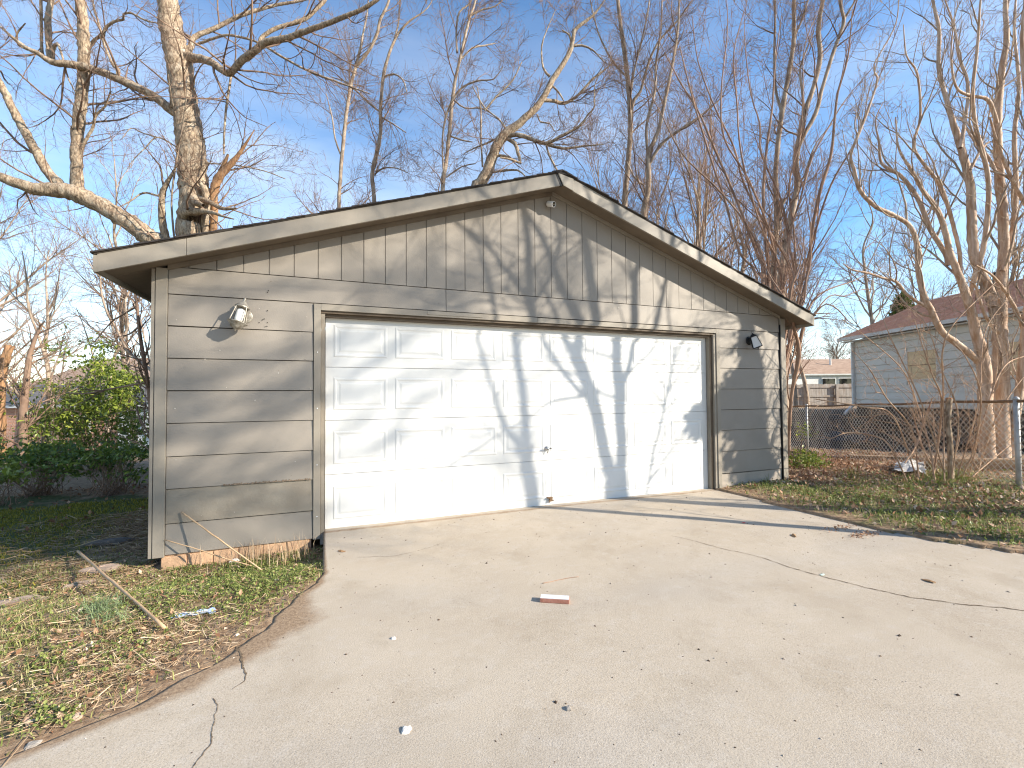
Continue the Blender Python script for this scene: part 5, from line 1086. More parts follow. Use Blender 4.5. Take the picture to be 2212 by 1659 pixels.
# saplings left of the garage
t = 5.6
def c4(t, pts, **k): return trace(pts, t, rg, oy=256.0*2.16, **k)
def c4b(t, pts, **k): return trace(pts, t, rg, ox=0, oy=553.0, **k)
def sap(label, limbs, seed, m, b=None, tw=60, mt=None):
    P, R = limbs[0]; b0_ = np.array([P[0][0], P[0][1], float(height(P[0][0], P[0][1]))]); limbs[0] = (np.vstack([[b0_-[0, 0, .05]], P]), np.r_[R[0]*1.05, R])
    return make_tree('sapling', label, 'leafless saplings left of the garage', b0_, None, limbs, [dict(num=tw, k=7, lr=(.2, .8), ang=(.5, 1.1), up=.2, wander=.14, rmin=.002, umin=.3, sides=4, curl=.3), dict(num=tw*4, k=5, lr=(.08, .3), ang=(.4, 1.1), up=.1, wander=.16, rmin=.0015)], m, mt or m_twig, seed, step=.1, sides=7, rough=.03)
sap('dark straight leafless sapling close against the garage left corner', [c4b(5.4, [(985, 1390, 22), (980, 1200, 22), (975, 1000, 22), (955, 800, 22), (920, 600, 22), (895, 400, 18), (880, 240, 15), (860, 190, 10)]),
     c4b(5.4, [(890, 325, 12), (780, 390, 10), (720, 430, 9), (600, 570, 5)], dt=.4), c4b(5.4, [(905, 450, 10), (850, 500, 9), (800, 520, 6)]), c4b(5.4, [(975, 1170, 13), (900, 1040, 11), (885, 960, 8)], dt=.2), c4b(5.4, [(985, 815, 12), (860, 835, 12), (700, 865, 11), (560, 890, 10), (430, 885, 7)], dt=.6)], 91, m_twig)
sap('pale crooked leafless sapling bending away left of the garage', [c4b(6.4, [(1000, 1150, 16), (1010, 860, 20), (985, 750, 20), (900, 680, 18), (820, 600, 17), (760, 480, 15), (700, 380, 14), (660, 250, 13), (648, 100, 10)]),
     c4b(6.4, [(985, 760, 10), (880, 330, 11), (740, 210, 10), (640, 130, 9), (600, 80, 8), (565, 15, 5)], dt=.3)], 92, m_bark2)
# leafless thicket and thin trees beyond the left shrubs
wild_tree('bare_tree', 'thin bare thicket tree behind the left shrubs, nearest the garage', grp, gat(225, 13), 6.5, .07, 93, n1=16, n2=130, n3=700, l1=.4, fork=.3)
wild_tree('bare_tree', 'thin bare tree rising behind the loose green shrub', grp, gat(95, 11), 5.2, .06, 94, n1=18, n2=150, n3=800, l1=.45, fork=.25)
wild_tree('bare_tree', 'bare tree with fine drooping twigs at the left picture edge', grp, gat(-60, 16), 10, .14, 95, n1=22, n2=260, n3=1600, l1=.42, fork=.3, up=.25)
wild_tree('bare_tree', 'distant fine-twigged bare tree under the long leftward limb', grp, gat(120, 24), 11, .14, 96, n1=22, n2=240, n3=1500, l1=.36, fork=.35)
wild_tree('bare_tree', 'distant fine-twigged bare tree left of the big trunk', grp, gat(290, 21), 13, .14, 97, n1=20, n2=240, n3=1500, l1=.34, fork=.4)
sn = thing('broken_snag', 'broken tree snag with a splintered fork at the left picture edge', 'snag', gat(0, 9.5))
for pts in ([(0, 1130-553*0, 40)],): pass
P, R = trace([(-10, 1000, 34), (-6, 880, 26), (2, 800, 20), (14, 765, 16), (18, 745, 10)], 9.5, sx=1, wsc=1); Pq, Rq = smoothpoly(P, R, .1); Vv, Ff = tubes(Pq[None], Rq[None], 9, .07, RG); put('trunk', Vv, Ff, m_heart, sn, smooth=True)
P, R = trace([(8, 785, 14), (20, 762, 10), (30, 748, 5)], 9.5, sx=1, wsc=1); Vv, Ff = tubes(P[None], R[None], 7); put('limb', Vv, Ff, m_heart, sn, smooth=True)
P, R = trace([(48, 990, 18), (50, 900, 15), (56, 830, 12), (66, 760, 9), (90, 700, 5)], 9.0, rg, sx=1, wsc=1); P[0][2] = float(height(P[0][0], P[0][1]))-.1
make_tree('bare_tree', 'short dark bare trunk standing in front of the brick house', grp, P[0], (P, R), [], [dict(num=40, k=7, lr=(.5, 1.4), ang=(.5, 1.1), up=.3, rmin=.004, sides=4), dict(num=260, k=5, lr=(.2, .6), ang=(.4, 1.1), rmin=.003)], m_twig, m_twig, 98, step=.1)
# background trees on the right, seen through the myrtle
for i, (px, t_, h, r, n, lab) in enumerate(((1500, 20, 12, .14, 1.0, 'distant bare tree behind the right roof slope, left of the fork pair'), (1610, 24, 13, .15, 1.1, 'distant bare tree behind the reddish many-stemmed tree'), (1745, 22, 9.5, .10, 1.0, 'distant bare tree above the tall board fence'),
        (1880, 27, 13, .15, 1.2, 'distant bare tree behind the left end of the grey house'), (2010, 30, 14, .16, 1.2, 'distant bare tree behind the grey house roof, near the vent pipe'), (2160, 26, 13, .15, 1.2, 'distant bare tree behind the grey house roof at the right picture edge'),
        (1400, 23, 11, .12, .9, 'distant bare tree behind the straight grey trunk'), (1060, 25, 9.5, .11, .8, 'distant bare tree behind the leaning gnarled tree'), (620, 22, 9.5, .11, .9, 'distant bare tree right of the big trunk'))):
    wild_tree('bare_tree', lab, grp, gat(px, t_), h, r, 110+i, n1=int(20*n), n2=int(190*n), n3=int(850*n), l1=.36, fork=.35, rmin=.0055)
for i, (px, t_, h, r, lab) in enumerate(((1440, 16, 11, .08, 'slender bare tree between the straight grey trunk and the reddish tree'), (1540, 17, 12, .09, 'slender upright bare tree just left of the reddish many-stemmed tree'), (1580, 14.5, 10.5, .07, 'thin upright bare tree rising through the reddish stems'), (1310, 17, 11, .08, 'slender bare tree right of the gnarled leaning tree'), (1720, 18, 9, .07, 'slender bare tree above the garage right eave end'))):
    wild_tree('bare_tree', lab, grp, gat(px, t_), h, r, 180+i, n1=20, n2=200, n3=1500, l1=.42, fork=.35, rmin=.0045, spread=(.2, .5), up=.8, m_tw=m_twig_red if i % 2 else m_twig)
wild_tree('bare_tree', 'small rounded bare tree above the white house roof', None, gat(1800, 46), 7.5, .12, 121, n1=26, n2=300, n3=1600, l1=.42, fork=.35, rmin=.009)
wild_tree('bare_tree', 'low rounded bare tree left of the white house', None, gat(1735, 42), 6.0, .10, 122, n1=20, n2=200, n3=900, l1=.42, fork=.3, rmin=.009)
# conifer behind the house roof
rng = np.random.default_rng(131); cb = gat(1955, 30); ct = thing('conifer', 'dark green conifer top showing over the grey house roof', 'tree', cb)
q = MB(); q.cyl(cb, cb+np.array([0, 0, 6.6]), .16, .03, 8); q.build('trunk', m_bark, ct, True)
u = rng.uniform(0, 1, 2600)**.7; th = rng.uniform(0, 6.28, 2600); rr_ = (1-u)*2.1*rng.uniform(.35, 1, 2600)+.1; cl_ = cb+np.stack([rr_*np.cos(th), rr_*np.sin(th), 2.0+u*5.0-rr_*.15], 1)
Vv, Ff = leaves(cl_, .42, rng, aspect=.4); put('foliage', Vv, Ff, m_leafd, ct, tint=np.repeat(rng.uniform(0, .6, 2600), 5))
# bare brush in front of the chain-link fence
tb_ = 6.5
pb = gat(2055, tb_); P, R = trace([(2054, 1030, 11), (2052, 960, 10), (2048, 910, 10), (2050, 862, 11)], tb_, sx=1, wsc=1); P[0][2] = pb[2]-.1
po = thing('old_post', 'old brown wooden post standing in the bare brush by the fence', 'post', pb)
Pq, Rq = smoothpoly(P, R, .06); Vv, Ff = tubes(Pq[None], Rq[None], 9, .06, RG); put('trunk', Vv, Ff, m_bark, po, smooth=True)
q = MB(); q.lathe([(R[-1]*1.15, 0), (R[-1]*.9, .02), (.004, .024)], P[-1], 9); q.build('top_end', m_heart, po)
rng = np.random.default_rng(141)
br = [trace([(x+(o_*(1-k/3) if k < 3 else 0), y, w_*.55) for k, (x, y, w_) in enumerate(p)], tb_+d_, rng, sx=1, wsc=1, dw=.2) for (p, o_, d_) in zip((
 [(2040, 1040, 7), (2020, 960, 6), (1990, 880, 5), (1950, 800, 4), (1880, 735, 3), (1820, 690, 2)], [(2030, 1035, 7), (2000, 930, 6), (1930, 860, 5), (1880, 800, 4), (1845, 760, 2)], [(2030, 1040, 5), (2032, 930, 6), (2034, 830, 6), (2036, 760, 6), (2060, 700, 5), (2150, 610, 3)],
 [(2050, 1040, 6), (2090, 960, 5), (2110, 850, 5), (2085, 770, 4), (2060, 740, 2)], [(2050, 1040, 5), (2100, 900, 5), (2150, 800, 5), (2212, 770, 4), (2300, 760, 2)], [(2020, 1040, 6), (1960, 960, 6), (1900, 940, 6), (1830, 935, 5), (1790, 950, 3)],
 [(2010, 1030, 6), (1950, 900, 5), (1880, 880, 5), (1800, 868, 5), (1760, 862, 3)], [(2040, 1040, 5), (2060, 900, 5), (2030, 800, 4), (2000, 700, 3), (1960, 660, 2)], [(2070, 1040, 5), (2130, 900, 5), (2212, 800, 4), (2300, 730, 2)],
 [(2050, 1035, 6), (2010, 990, 6), (1985, 930, 6), (1970, 880, 4)], [(1985, 1000, 6), (2000, 960, 7), (2010, 900, 6), (2014, 860, 4)], [(2040, 1020, 6), (1990, 870, 5), (1920, 720, 4), (1900, 660, 2)], [(2035, 1040, 7), (2042, 940, 7), (2040, 860, 6), (2010, 800, 5), (1975, 690, 3)],
 [(2060, 1030, 5), (2120, 990, 4), (2170, 960, 3)], [(2045, 1040, 5), (2100, 870, 4), (2120, 720, 4), (2180, 640, 2)]), (-20, -45, 10, 25, 40, -60, -30, 15, 35, -10, -30, 0, -20, 40, 20), (0, .2, -.15, .1, .3, -.2, .25, -.1, .15, .3, 0, -.25, .1, -.1, .2))]
make_tree('bare_bush', 'tangled leafless tan bush in front of the chain-link fence', None, pb+np.array([-.15, 0, 0]), None, br,
          [dict(num=230, k=7, lr=(.25, .9), ang=(.35, 1.1), up=.1, wander=.16, rmin=.0026, umin=.1, sides=4, curl=.4), dict(num=1100, k=5, lr=(.1, .4), ang=(.4, 1.2), up=.05, wander=.18, rmin=.0021)], m_brush, m_brush, 142, step=.1, sides=6, rough=.03, cat='bush')
# ivy mass on the added off-view trunk, shaped by its wall shadow
rng = np.random.default_rng(151); pts = []
for x, y, rx, ry, n in IVY_SHADOW:
    k = n//6; u = rng.uniform(-1, 1, (k*2, 2)); u = u[(u**2).sum(1) < 1]; k = len(u)
    for a, b_ in zip(x+u[:, 0]*rx*.92, y+u[:, 1]*ry*.92):
        w_ = wallp(a, b_, -.016); d = DI+rng.normal(0, .22); pts.append(w_+np.array([HX*d, HY*d, TE*d]))
pts = np.array(pts); pts = np.repeat(pts, 9, 0)+rng.normal(0, .055, (len(pts)*9, 3)); Vv, Ff = leaves(pts, .10, rng, aspect=.8); put('shadow_shape_leaves', Vv, Ff, m_leafd, ivy, tint=np.repeat(rng.uniform(0, 1, len(pts)), 5))

# ------------------------------------------------------------------ ground cover
def sample(N, xr_, yr_, blobs, base, rng, zoff=0, maxt=14):
    x = rng.uniform(*xr_, N); y = rng.uniform(*yr_, N); ok = ~((y < .1) & (x > xl(y)+.005) & (x < xr(y)-.01)) & ~((y > -.03) & (x > -1.42) & (x < 6.45) & (y < 7))
    x, y = x[ok], y[ok]; z = height(x, y); px, py, t = project(np.stack([x, y, z], 1)); w_ = np.full(len(x), float(base))
    for bx, by, rx, ry, a in blobs: w_ += a*np.exp(-((px-bx)/rx)**2-((py-by)/ry)**2)
    w_ *= np.where((x < .2) & (y < -1.3), .22+.78*sm(xl(y)-x, .06, .32), 1)
    w_ *= np.clip(.55+1.0*lumps(x, y, 5.5, 3, 12), .05, 1.6)
    k = (t > .4) & (t < maxt) & (px > -120) & (px < 2330) & (rng.uniform(0, 1, len(x)) < w_); return np.stack([x, y, z], 1)[k]
def blades(C, h, w_, rng, lean=.5, lie=False):
    n = len(C); a = rng.uniform(0, 6.28, n); hh = h*rng.uniform(.4, 1.3, n); L_ = lean*rng.uniform(.2, 1.4, n); d = np.stack([np.cos(a), np.sin(a), 0*a], 1)
    s = np.stack([-np.sin(a+rng.normal(0, .6, n)), np.cos(a), 0*a], 1)*w_*.5; upv = np.array([0, 0, 1.])
    b0_ = C-s; b1 = C+s; m = C+d*(hh*L_*.35)[:, None]+upv*(hh*.6)[:, None]; m0 = m-s*.7; m1 = m+s*.7; tp = C+d*(hh*L_)[:, None]+upv*(hh*np.clip(1-.35*L_, .15, 1))[:, None]
    V = np.stack([b0_, b1, m1, m0, tp], 1).reshape(-1, 3); i = np.arange(n)[:, None]*5
    return V, [i+np.array([[0, 1, 2, 3]]), i+np.array([[3, 2, 4]])]
def straws(C, l, w_, rng, tilt=.12):
    n = len(C); a = rng.normal(.5, 1.0, n); L_ = l*rng.uniform(.3, 1.6, n); e = rng.normal(0, tilt, n); d = np.stack([np.cos(a), np.sin(a), e], 1)*L_[:, None]
    s = np.stack([-np.sin(a), np.cos(a), rng.normal(0, .5, n)], 1)*w_*.5; bend = np.stack([-np.sin(a), np.cos(a), 0*a], 1)*(rng.normal(0, .08, n)*L_)[:, None]
    c = C+np.array([0, 0, 1.])*(rng.uniform(.002, .022, n)[:, None]+np.abs(d[:, 2:3])*.5); p0 = c-d/2; p1 = c+bend; p2 = c+d/2
    V = np.stack([p0-s, p0+s, p1+s, p1-s, p2+s*.6, p2-s*.6], 1).reshape(-1, 3); i = np.arange(n)[:, None]*6
    return V, [np.concatenate([i+np.array([[0, 1, 2, 3]]), i+np.array([[3, 2, 4, 5]])])]
def cover(name, C, kind, m, rng, lo=0, hi=1, parent=None, **k):
    if len(C) == 0: return
    if kind == 'blade': V, F = blades(C, rng=rng, **k); per = 5
    elif kind == 'straw': V, F = straws(C, rng=rng, **k); per = 6
    else:
        C = C+np.array([0, 0, 1.])*rng.uniform(*k.pop('lift', (.004, .02)), len(C))[:, None]; V, F = leaves(C, rng=rng, **k); F = [F]; per = 5
    return stuff(put(name, V, F, m, None, tint=np.repeat(np.clip(rng.uniform(lo, hi, len(C)), 0, 1), per)))
m_grass = leaf_mat('grass_blades', [(0, (.06, .10, .02)), (.4, (.15, .20, .045)), (.7, (.30, .32, .10)), (1, (.55, .47, .24))], .6, .3, .3)
m_lawn = leaf_mat('lawn_blades', [(0, (.15, .14, .012)), (.5, (.26, .235, .025)), (1, (.42, .34, .07))], .7, .2, .3)
m_tuft = leaf_mat('pale_tuft_blades', [(0, (.16, .22, .09)), (1, (.34, .42, .22))], .6, .3, .3)
m_straw = leaf_mat('dry_straw', [(0, (.20, .12, .065)), (.4, (.40, .26, .15)), (.75, (.58, .42, .26)), (1, (.72, .58, .40))], .8, .2, .1)
m_litter = leaf_mat('dead_leaves', [(0, (.14, .07, .04)), (.4, (.34, .18, .10)), (.75, (.52, .33, .21)), (1, (.70, .55, .42))], .8, .2, .15)
m_clover = leaf_mat('clover_leaves', [(0, (.09, .12, .03)), (.5, (.19, .24, .055)), (1, (.36, .38, .12))], .5, .4, .3)
rng = np.random.default_rng(161)
XR_, YR_ = (-3.6, .05), (-3.3, .6)
G1 = [(60, 1330, 120, 50, .8), (20, 1390, 70, 40, .8), (100, 1225, 160, 30, .6), (0, 1470, 60, 25, .4), (520, 1290, 120, 50, .25), (640, 1230, 60, 50, .3)]
cover('yellow_green_grass', sample(90000, XR_, YR_, G1, .3, rng), 'blade', m_grass, rng, .35, 1, h=.045, w_=.005, lean=.9)
cover('grass_tuft', sample(14000, (-1.9, -1.0), (-1.9, -1.0), [(225, 1330, 36, 20, 1.0)], 0, rng), 'blade', m_tuft, rng, 0, 1, h=.085, w_=.0035, lean=1.3)
C1 = [(600, 1215, 90, 35, 1.0), (490, 1235, 110, 32, .8), (380, 1275, 110, 45, .7), (540, 1290, 110, 40, .9), (250, 1415, 80, 26, .6), (110, 1440, 70, 28, .7), (95, 1545, 45, 22, 1.3), (650, 1250, 40, 40, .9), (540, 1345, 30, 18, .6), (60, 1585, 40, 18, .6), (330, 1330, 70, 25, .4), (160, 1560, 40, 16, .6)]
cl1 = sample(38000, XR_, YR_, C1, .09, rng); cl1 = np.repeat(cl1, 5, 0)+rng.normal(0, .009, (len(cl1)*5, 3))*np.array([1, 1, .3])
cover('clover', cl1, 'leaf', m_clover, rng, size=.016, aspect=.85, up=1.2, lift=(.008, .035))
S1 = [(300, 1420, 240, 70, .8), (120, 1520, 160, 50, .6), (150, 1210, 180, 35, .8), (480, 1370, 90, 30, .6), (620, 1175, 80, 22, .5), (250, 1250, 120, 40, .5)]
cover('straw', sample(130000, XR_, YR_, S1, .25, rng), 'straw', m_straw, rng, l=.07, w_=.0026)
cover('long_straw', sample(1700, XR_, YR_, S1, .1, rng), 'straw', m_straw, rng, .3, 1, l=.22, w_=.0035, tilt=.08)
cover('leaf_litter', sample(26000, XR_, YR_, [(640, 1180, 60, 25, .8), (420, 1210, 160, 40, .4), (200, 1400, 200, 60, .3), (100, 1540, 140, 40, .4)], .2, rng), 'leaf', m_litter, rng, size=.035, aspect=.55, up=.8)
cover('dry_weeds', sample(9000, (-1.5, -.1), (-.5, .0), [(510, 1205, 160, 20, .6)], 0, rng)[:260], 'blade', m_straw, rng, .3, 1, h=.20, w_=.0035, lean=.35)
# shaded lawn and mulch left of the garage
cover('lawn_grass', sample(150000, (-9.5, -1.45), (-.15, 3.6), [(100, 1110, 500, 75, 1.0)], .05, rng), 'blade', m_lawn, rng, .0, 1, h=.035, w_=.007, lean=.8)
cover('mulch_straw', sample(30000, (-3.4, -1.3), (-.6, 2.6), [(290, 1160, 70, 50, 1.2)], .12, rng), 'straw', m_straw, rng, 0, .7, l=.13, w_=.005)
cover('mulch_leaves', sample(12000, (-9, -1.5), (1.5, 5.0), [(150, 1050, 260, 14, 1)], .12, rng), 'leaf', m_litter, rng, 0, .6, size=.06, aspect=.6, up=.6)
# right-hand yard
XQ, YQ = (4.9, 12.5), (-5.6, 4.5)
GR = [(1860, 1078, 150, 22, .8), (2060, 1120, 150, 26, .9), (2040, 1035, 60, 14, .9), (1840, 1040, 40, 12, .5), (2120, 1070, 90, 20, .6), (1650, 1052, 40, 7, .9), (1740, 1062, 70, 9, .6), (2180, 1150, 80, 25, .8), (1960, 1050, 60, 14, .4)]
cover('rough_grass', sample(200000, XQ, YQ, GR, .035, rng), 'blade', m_grass, rng, .3, 1, h=.075, w_=.006, lean=.8)
cover('tall_grass', sample(60000, XQ, YQ, [(1842, 1032, 14, 10, .9), (2045, 1035, 40, 12, .8), (1965, 1060, 40, 10, .4), (1650, 1048, 18, 5, .7), (2150, 1130, 30, 10, .4)], 0, rng), 'blade', m_grass, rng, .1, .7, h=.18, w_=.005, lean=.7)
cq = sample(60000, XQ, YQ, GR, .05, rng); cq = np.repeat(cq, 2, 0)+rng.normal(0, .012, (len(cq)*2, 3))*np.array([1, 1, .3])
cover('clover', cq, 'leaf', m_clover, rng, 0, .8, size=.03, aspect=.8, up=1.0, lift=(.01, .045))
LR = [(1800, 1010, 160, 30, 1.0), (1950, 980, 300, 30, .6), (2050, 1075, 200, 25, .5), (1760, 1035, 90, 14, .8), (2150, 1100, 120, 30, .6)]
cover('leaf_litter', sample(110000, XQ, YQ, LR, .16, rng), 'leaf', m_litter, rng, .15, 1, size=.052, aspect=.6, up=.6, lift=(.003, .035))
cover('straw', sample(22000, XQ, YQ, LR, .25, rng), 'straw', m_straw, rng, l=.12, w_=.005)
# ------------------------------------------------------------------ small things lying about
def gz_(x, y): return float(slab_z(x, y)) if (xl(y) < x < xr(y) and y < .1) else float(height(x, y))
def gpt(px, py, z=0.0):
    P = groundp(px, py, z)
    for _ in range(4): P = groundp(px, py, gz_(P[0], P[1]))
    return P
def rock(name, label, cat, px, py, w_, h, m, seed, flat=.5, sh=1.0, sub=2):
    rr = np.random.default_rng(seed); P = gpt(px, py); n = 10; V = []; F = []
    prof = [(.9, 0), (1.0, .25), (.92, .6), (.62, .92), (0.02, 1.0)]
    jit = rr.uniform(.75, 1.2, n)
    for r, z in prof:
        for i in range(n):
            a = 6.283*i/n; q = jit[i]*rr.uniform(.93, 1.06); V.append(P+np.array([math.cos(a)*r*q*w_/2, math.sin(a)*r*q*w_/2*sh, z*h*rr.uniform(.9, 1.08)-.004]))
    for k in range(4): F += [(k*n+i, k*n+(i+1) % n, (k+1)*n+(i+1) % n, (k+1)*n+i) for i in range(n)]
    F.append(tuple(range(4*n, 5*n))); o = thing(name, label, cat, P)
    V = np.array(V)-P; me = bpy.data.meshes.new(name); me.from_pydata(V.tolist(), [], F); me.materials.append(m); me.update()
    bpy.data.objects.remove(o); o = link(name, me, None, P); return tag(o, label, cat)
m_wstone = mat('white_stone', (.72, .68, .62), (.58, .53, .47), scale=25, rough=.9, bump=.4, bscale=60)
m_gstone = mat('grey_stone', (.36, .33, .29), (.24, .21, .18), scale=20, rough=.95, bump=.5, bscale=50)
m_flag = mat('pinkish_flagstone', (.46, .34, .26), (.36, .27, .21), scale=6, rough=.95, bump=.4, bscale=25, blotch=(.22, .16, .11), blscale=6)
m_pole = mat('peeled_wood', (.58, .40, .24), (.46, .30, .17), scale=14, rough=.8, bump=.3, bscale=40)
rock('stone', 'white broken stone lying on the driveway foreground', 'stone', 878, 1578, .044, .015, m_wstone, 1)
rock('stone', 'pale chip of stone on the left middle of the driveway', 'stone', 850, 1380, .03, .014, m_wstone, 2)
rock('stone', 'small pale lump with dark side on the driveway, right of the white broken stone', 'stone', 1228, 1532, .03, .016, m_gstone, 3)
rock('stone', 'cream stone under the leaning sticks by the garage foundation', 'stone', 506, 1218, .09, .05, m_wstone, 4, sh=.7)
rock('stone', 'white pebble in the clover between leaning sticks and driveway', 'stone', 596, 1256, .03, .02, m_wstone, 5)
rock('stone', 'white stone in the dirt at the bottom left', 'stone', 68, 1564, .035, .022, m_wstone, 6)
rock('stone', 'pinkish stone in the dirt near the bottom left weeds', 'stone', 165, 1552, .04, .022, m_flag, 7)
rock('stone', 'flat grey stone in the soil at the driveway edge, bottom left', 'stone', 70, 1610, .05, .014, m_gstone, 8)
rock('stone', 'small white pebble where the soil meets the driveway', 'stone', 512, 1372, .022, .014, m_wstone, 9)
rock('flagstone', 'flat pinkish flagstone half buried at the left picture edge', 'flagstone', 25, 1305, .42, .03, m_flag, 10, sh=.6)
rock('flagstone', 'flat pinkish flagstone in dry grass near the garage corner', 'flagstone', 225, 1232, .34, .045, m_flag, 11, sh=.55)
rock('flagstone', 'small flat flagstone between the other two flagstones', 'flagstone', 170, 1265, .22, .03, m_flag, 12, sh=.6)
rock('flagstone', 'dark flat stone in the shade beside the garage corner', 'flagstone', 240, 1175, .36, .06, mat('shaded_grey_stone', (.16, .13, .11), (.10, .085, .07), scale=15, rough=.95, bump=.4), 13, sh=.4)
# brick scrap, white on top
P = gpt(1198, 1304); ax = (groundp(1231, 1304)-groundp(1165, 1300)); ax[2] = 0; ln = np.linalg.norm(ax); ax /= ln; sd = np.array([-ax[1], ax[0], 0])
bt = thing('brick_scrap', 'narrow red brick scrap with white-painted top lying on the driveway', 'brick', P)
m_bred = mat('red_clay', (.40, .19, .14), (.32, .14, .10), scale=40, rough=.9, bump=.3, bscale=80); m_btop = mat('chipped_white_paint', (.72, .72, .74), (.60, .60, .62), scale=30, rough=.7)
q = MB(); c = P+sd*.03; q.obox(c-ax*.092+np.array([0, 0, .014]), c+ax*.092+np.array([0, 0, .014]), .058, .027); q.build('body', m_bred, bt, bevel=.003)
q = MB(); q.obox(c-ax*.090+np.array([0, 0, .0293]), c+ax*.090+np.array([0, 0, .0293]), .055, .0025); q.build('painted_top', m_btop, bt)
# poles and sticks
def stick(name, label, A, B, r0, r1, m, seed, cat='stick', bend=.01):
    rr = np.random.default_rng(seed); w_ = np.linspace(0, 1, 16)[:, None]; Pp = A*(1-w_)+B*w_; Pp = Pp+np.cumsum(rr.normal(0, bend*.15, Pp.shape), 0)*np.sin(w_*np.pi); R = np.linspace(r0, r1, 16)
    Vv, Ff = tubes((Pp-A)[None], R[None], 8, .03, rr); n = len(Vv); o = link(name, fast_mesh(name, Vv, [Ff, np.array([list(range(7, -1, -1)), list(range(n-8, n))])], m, smooth=True), None, A); return tag(o, label, cat)
A = gpt(355, 1375); B = gpt(168, 1217); A = A+[0, 0, .05]; B = B+[0, 0, .11]
stick('pole', 'long peeled wooden pole lying across the weeds on the left', A, B, .009, .0105, m_pole, 1, 'pole')
A = gpt(568, 1236)+[0, 0, .01]; B = wallp(392, 1106, -.035); stick('stick', 'thicker pale stick leaning on the garage left wall', A, B, .006, .007, m_pole, 2)
A = gpt(556, 1229)+[0, 0, .01]; B = wallp(357, 1166, -.04); stick('stick', 'thinner pale stick leaning low on the garage left wall', A, B, .005, .005, m_pole, 3)
A = gpt(422, 1342)+[0, 0, .015]; stick('stick', 'short tan stick in the straw right of the long pole end', gpt(300, 1395)+[0, 0, .02], gpt(345, 1412)+[0, 0, .02], .006, .004, m_pole, 4)
stick('stick', 'flat pale splinter in the straw at the lower left', gpt(190, 1462)+[0, 0, .015], gpt(228, 1466)+[0, 0, .012], .006, .004, m_pole, 5)
stick('twig', 'thin reddish twig lying on the driveway beyond the brick scrap', gpt(1172, 1261)+[0, 0, .004], gpt(1250, 1247)+[0, 0, .004], .0028, .0018, m_red, 6, 'twig')
# crumpled sheets
def sheet(name, label, cat, pts, t_h, m, seed, amp=.03, n=26, thick=.003, hump=.0):
    """pts: four ground corners on the survey view; a crumpled film laid over them"""
    rr = np.random.default_rng(seed); Q = [gpt(*p) for p in pts]; u = np.linspace(0, 1, n); U, Vv = np.meshgrid(u, u)
    P = (Q[0][None, None]*((1-U)*(1-Vv))[..., None]+Q[1]*(U*(1-Vv))[..., None]+Q[2]*(U*Vv)[..., None]+Q[3]*((1-U)*Vv)[..., None])
    k = rr.normal(0, 1, (9, 2))*9; ph = rr.uniform(0, 6.28, 9); z = sum(np.abs(np.sin(k[i, 0]*U+k[i, 1]*Vv+ph[i])) for i in range(9))/9
    z = (z-.4)*amp*4+amp*.8; z = np.maximum(z, .003)+hump*np.exp(-((U-.5)/.25)**2-((Vv-.5)/.4)**2); P[..., 2] = P[..., 2]+z
    P[..., :2] += rr.normal(0, amp*.15, P[..., :2].shape); V = P.reshape(-1, 3); c = V.mean(0); I = (np.arange(n-1)[:, None]*n+np.arange(n-1)[None]).ravel()
    o = link(name, fast_mesh(name, V-c, np.stack([I, I+1, I+1+n, I+n], 1), m), None, c); s = o.modifiers.new('thickness', 'SOLIDIFY'); s.thickness = thick; return tag(o, label, cat)
m_bag = mat('white_bag_plastic', (.62, .60, .57), (.50, .47, .43), scale=9, rough=.35, spec=.5, trans=.15)
m_tarp = mat('black_plastic', (.015, .016, .02), (.03, .03, .035), scale=5, rough=.3, spec=.5)
m_blue = mat('blue_plastic_strip', (.26, .36, .56), (.45, .52, .62), scale=25, rough=.5)
sheet('plastic_bag', 'crumpled white plastic bag in the grass by the bare bush', 'bag', [(1928, 1026), (2000, 1030), (1995, 1010), (1940, 1008)], 0, m_bag, 1, .045, hump=.10)
sheet('plastic_bag', 'small white plastic bag behind the fence beside the old post', 'bag', [(2046, 968), (2066, 968), (2062, 955), (2046, 955)], 0, m_bag, 2, .05, hump=.2)
sheet('plastic_sheet', 'black plastic sheet crumpled behind the left part of the chain-link fence', 'sheet', [(1765, 962), (1895, 966), (1885, 948), (1790, 944)], 0, m_tarp, 3, .09)
sheet('plastic_sheet', 'black plastic sheet heaped near the crepe myrtle trunks', 'sheet', [(2068, 972), (2125, 974), (2115, 955), (2075, 952)], 0, m_tarp, 4, .09)
sheet('plastic_strip', 'torn light blue plastic strip lying in the weeds', 'strip', [(366, 1340), (466, 1326), (464, 1318), (376, 1330)], 0, m_blue, 5, .008, 18, .0015)
# landscape timbers
m_tie = mat('landscape_timber', (.34, .23, .14), (.22, .14, .085), scale=10, rough=.95, bump=.5, bscale=30, stretch=(.3, .3, 1), blotch=(.12, .08, .05), blscale=4)
def tie(label, a, b, w_, h, seed):
    c = (a+b)/2; q = MB(); q.obox(a-c, b-c, w_, h); o = q.build('landscape_timber', m_tie, None, bevel=.012); o.location = tuple(c); return tag(o, label, 'timber')
z0 = float(height(*LTz(7.6, 7.6, 0)[:2])); tie('brown landscape timber behind the fence below the crepe myrtle', LTz(6.98, 7.75, z0+.10), LTz(9.6, 7.1, z0+.12), .16, .22, 1)
z0 = float(height(*LTz(7.2, 9.5, 0)[:2])); tie('low dark landscape timber behind the fence left of the bare bush', LTz(7.0, 9.6, z0+.05), LTz(7.9, 9.2, z0+.05), .14, .12, 2)
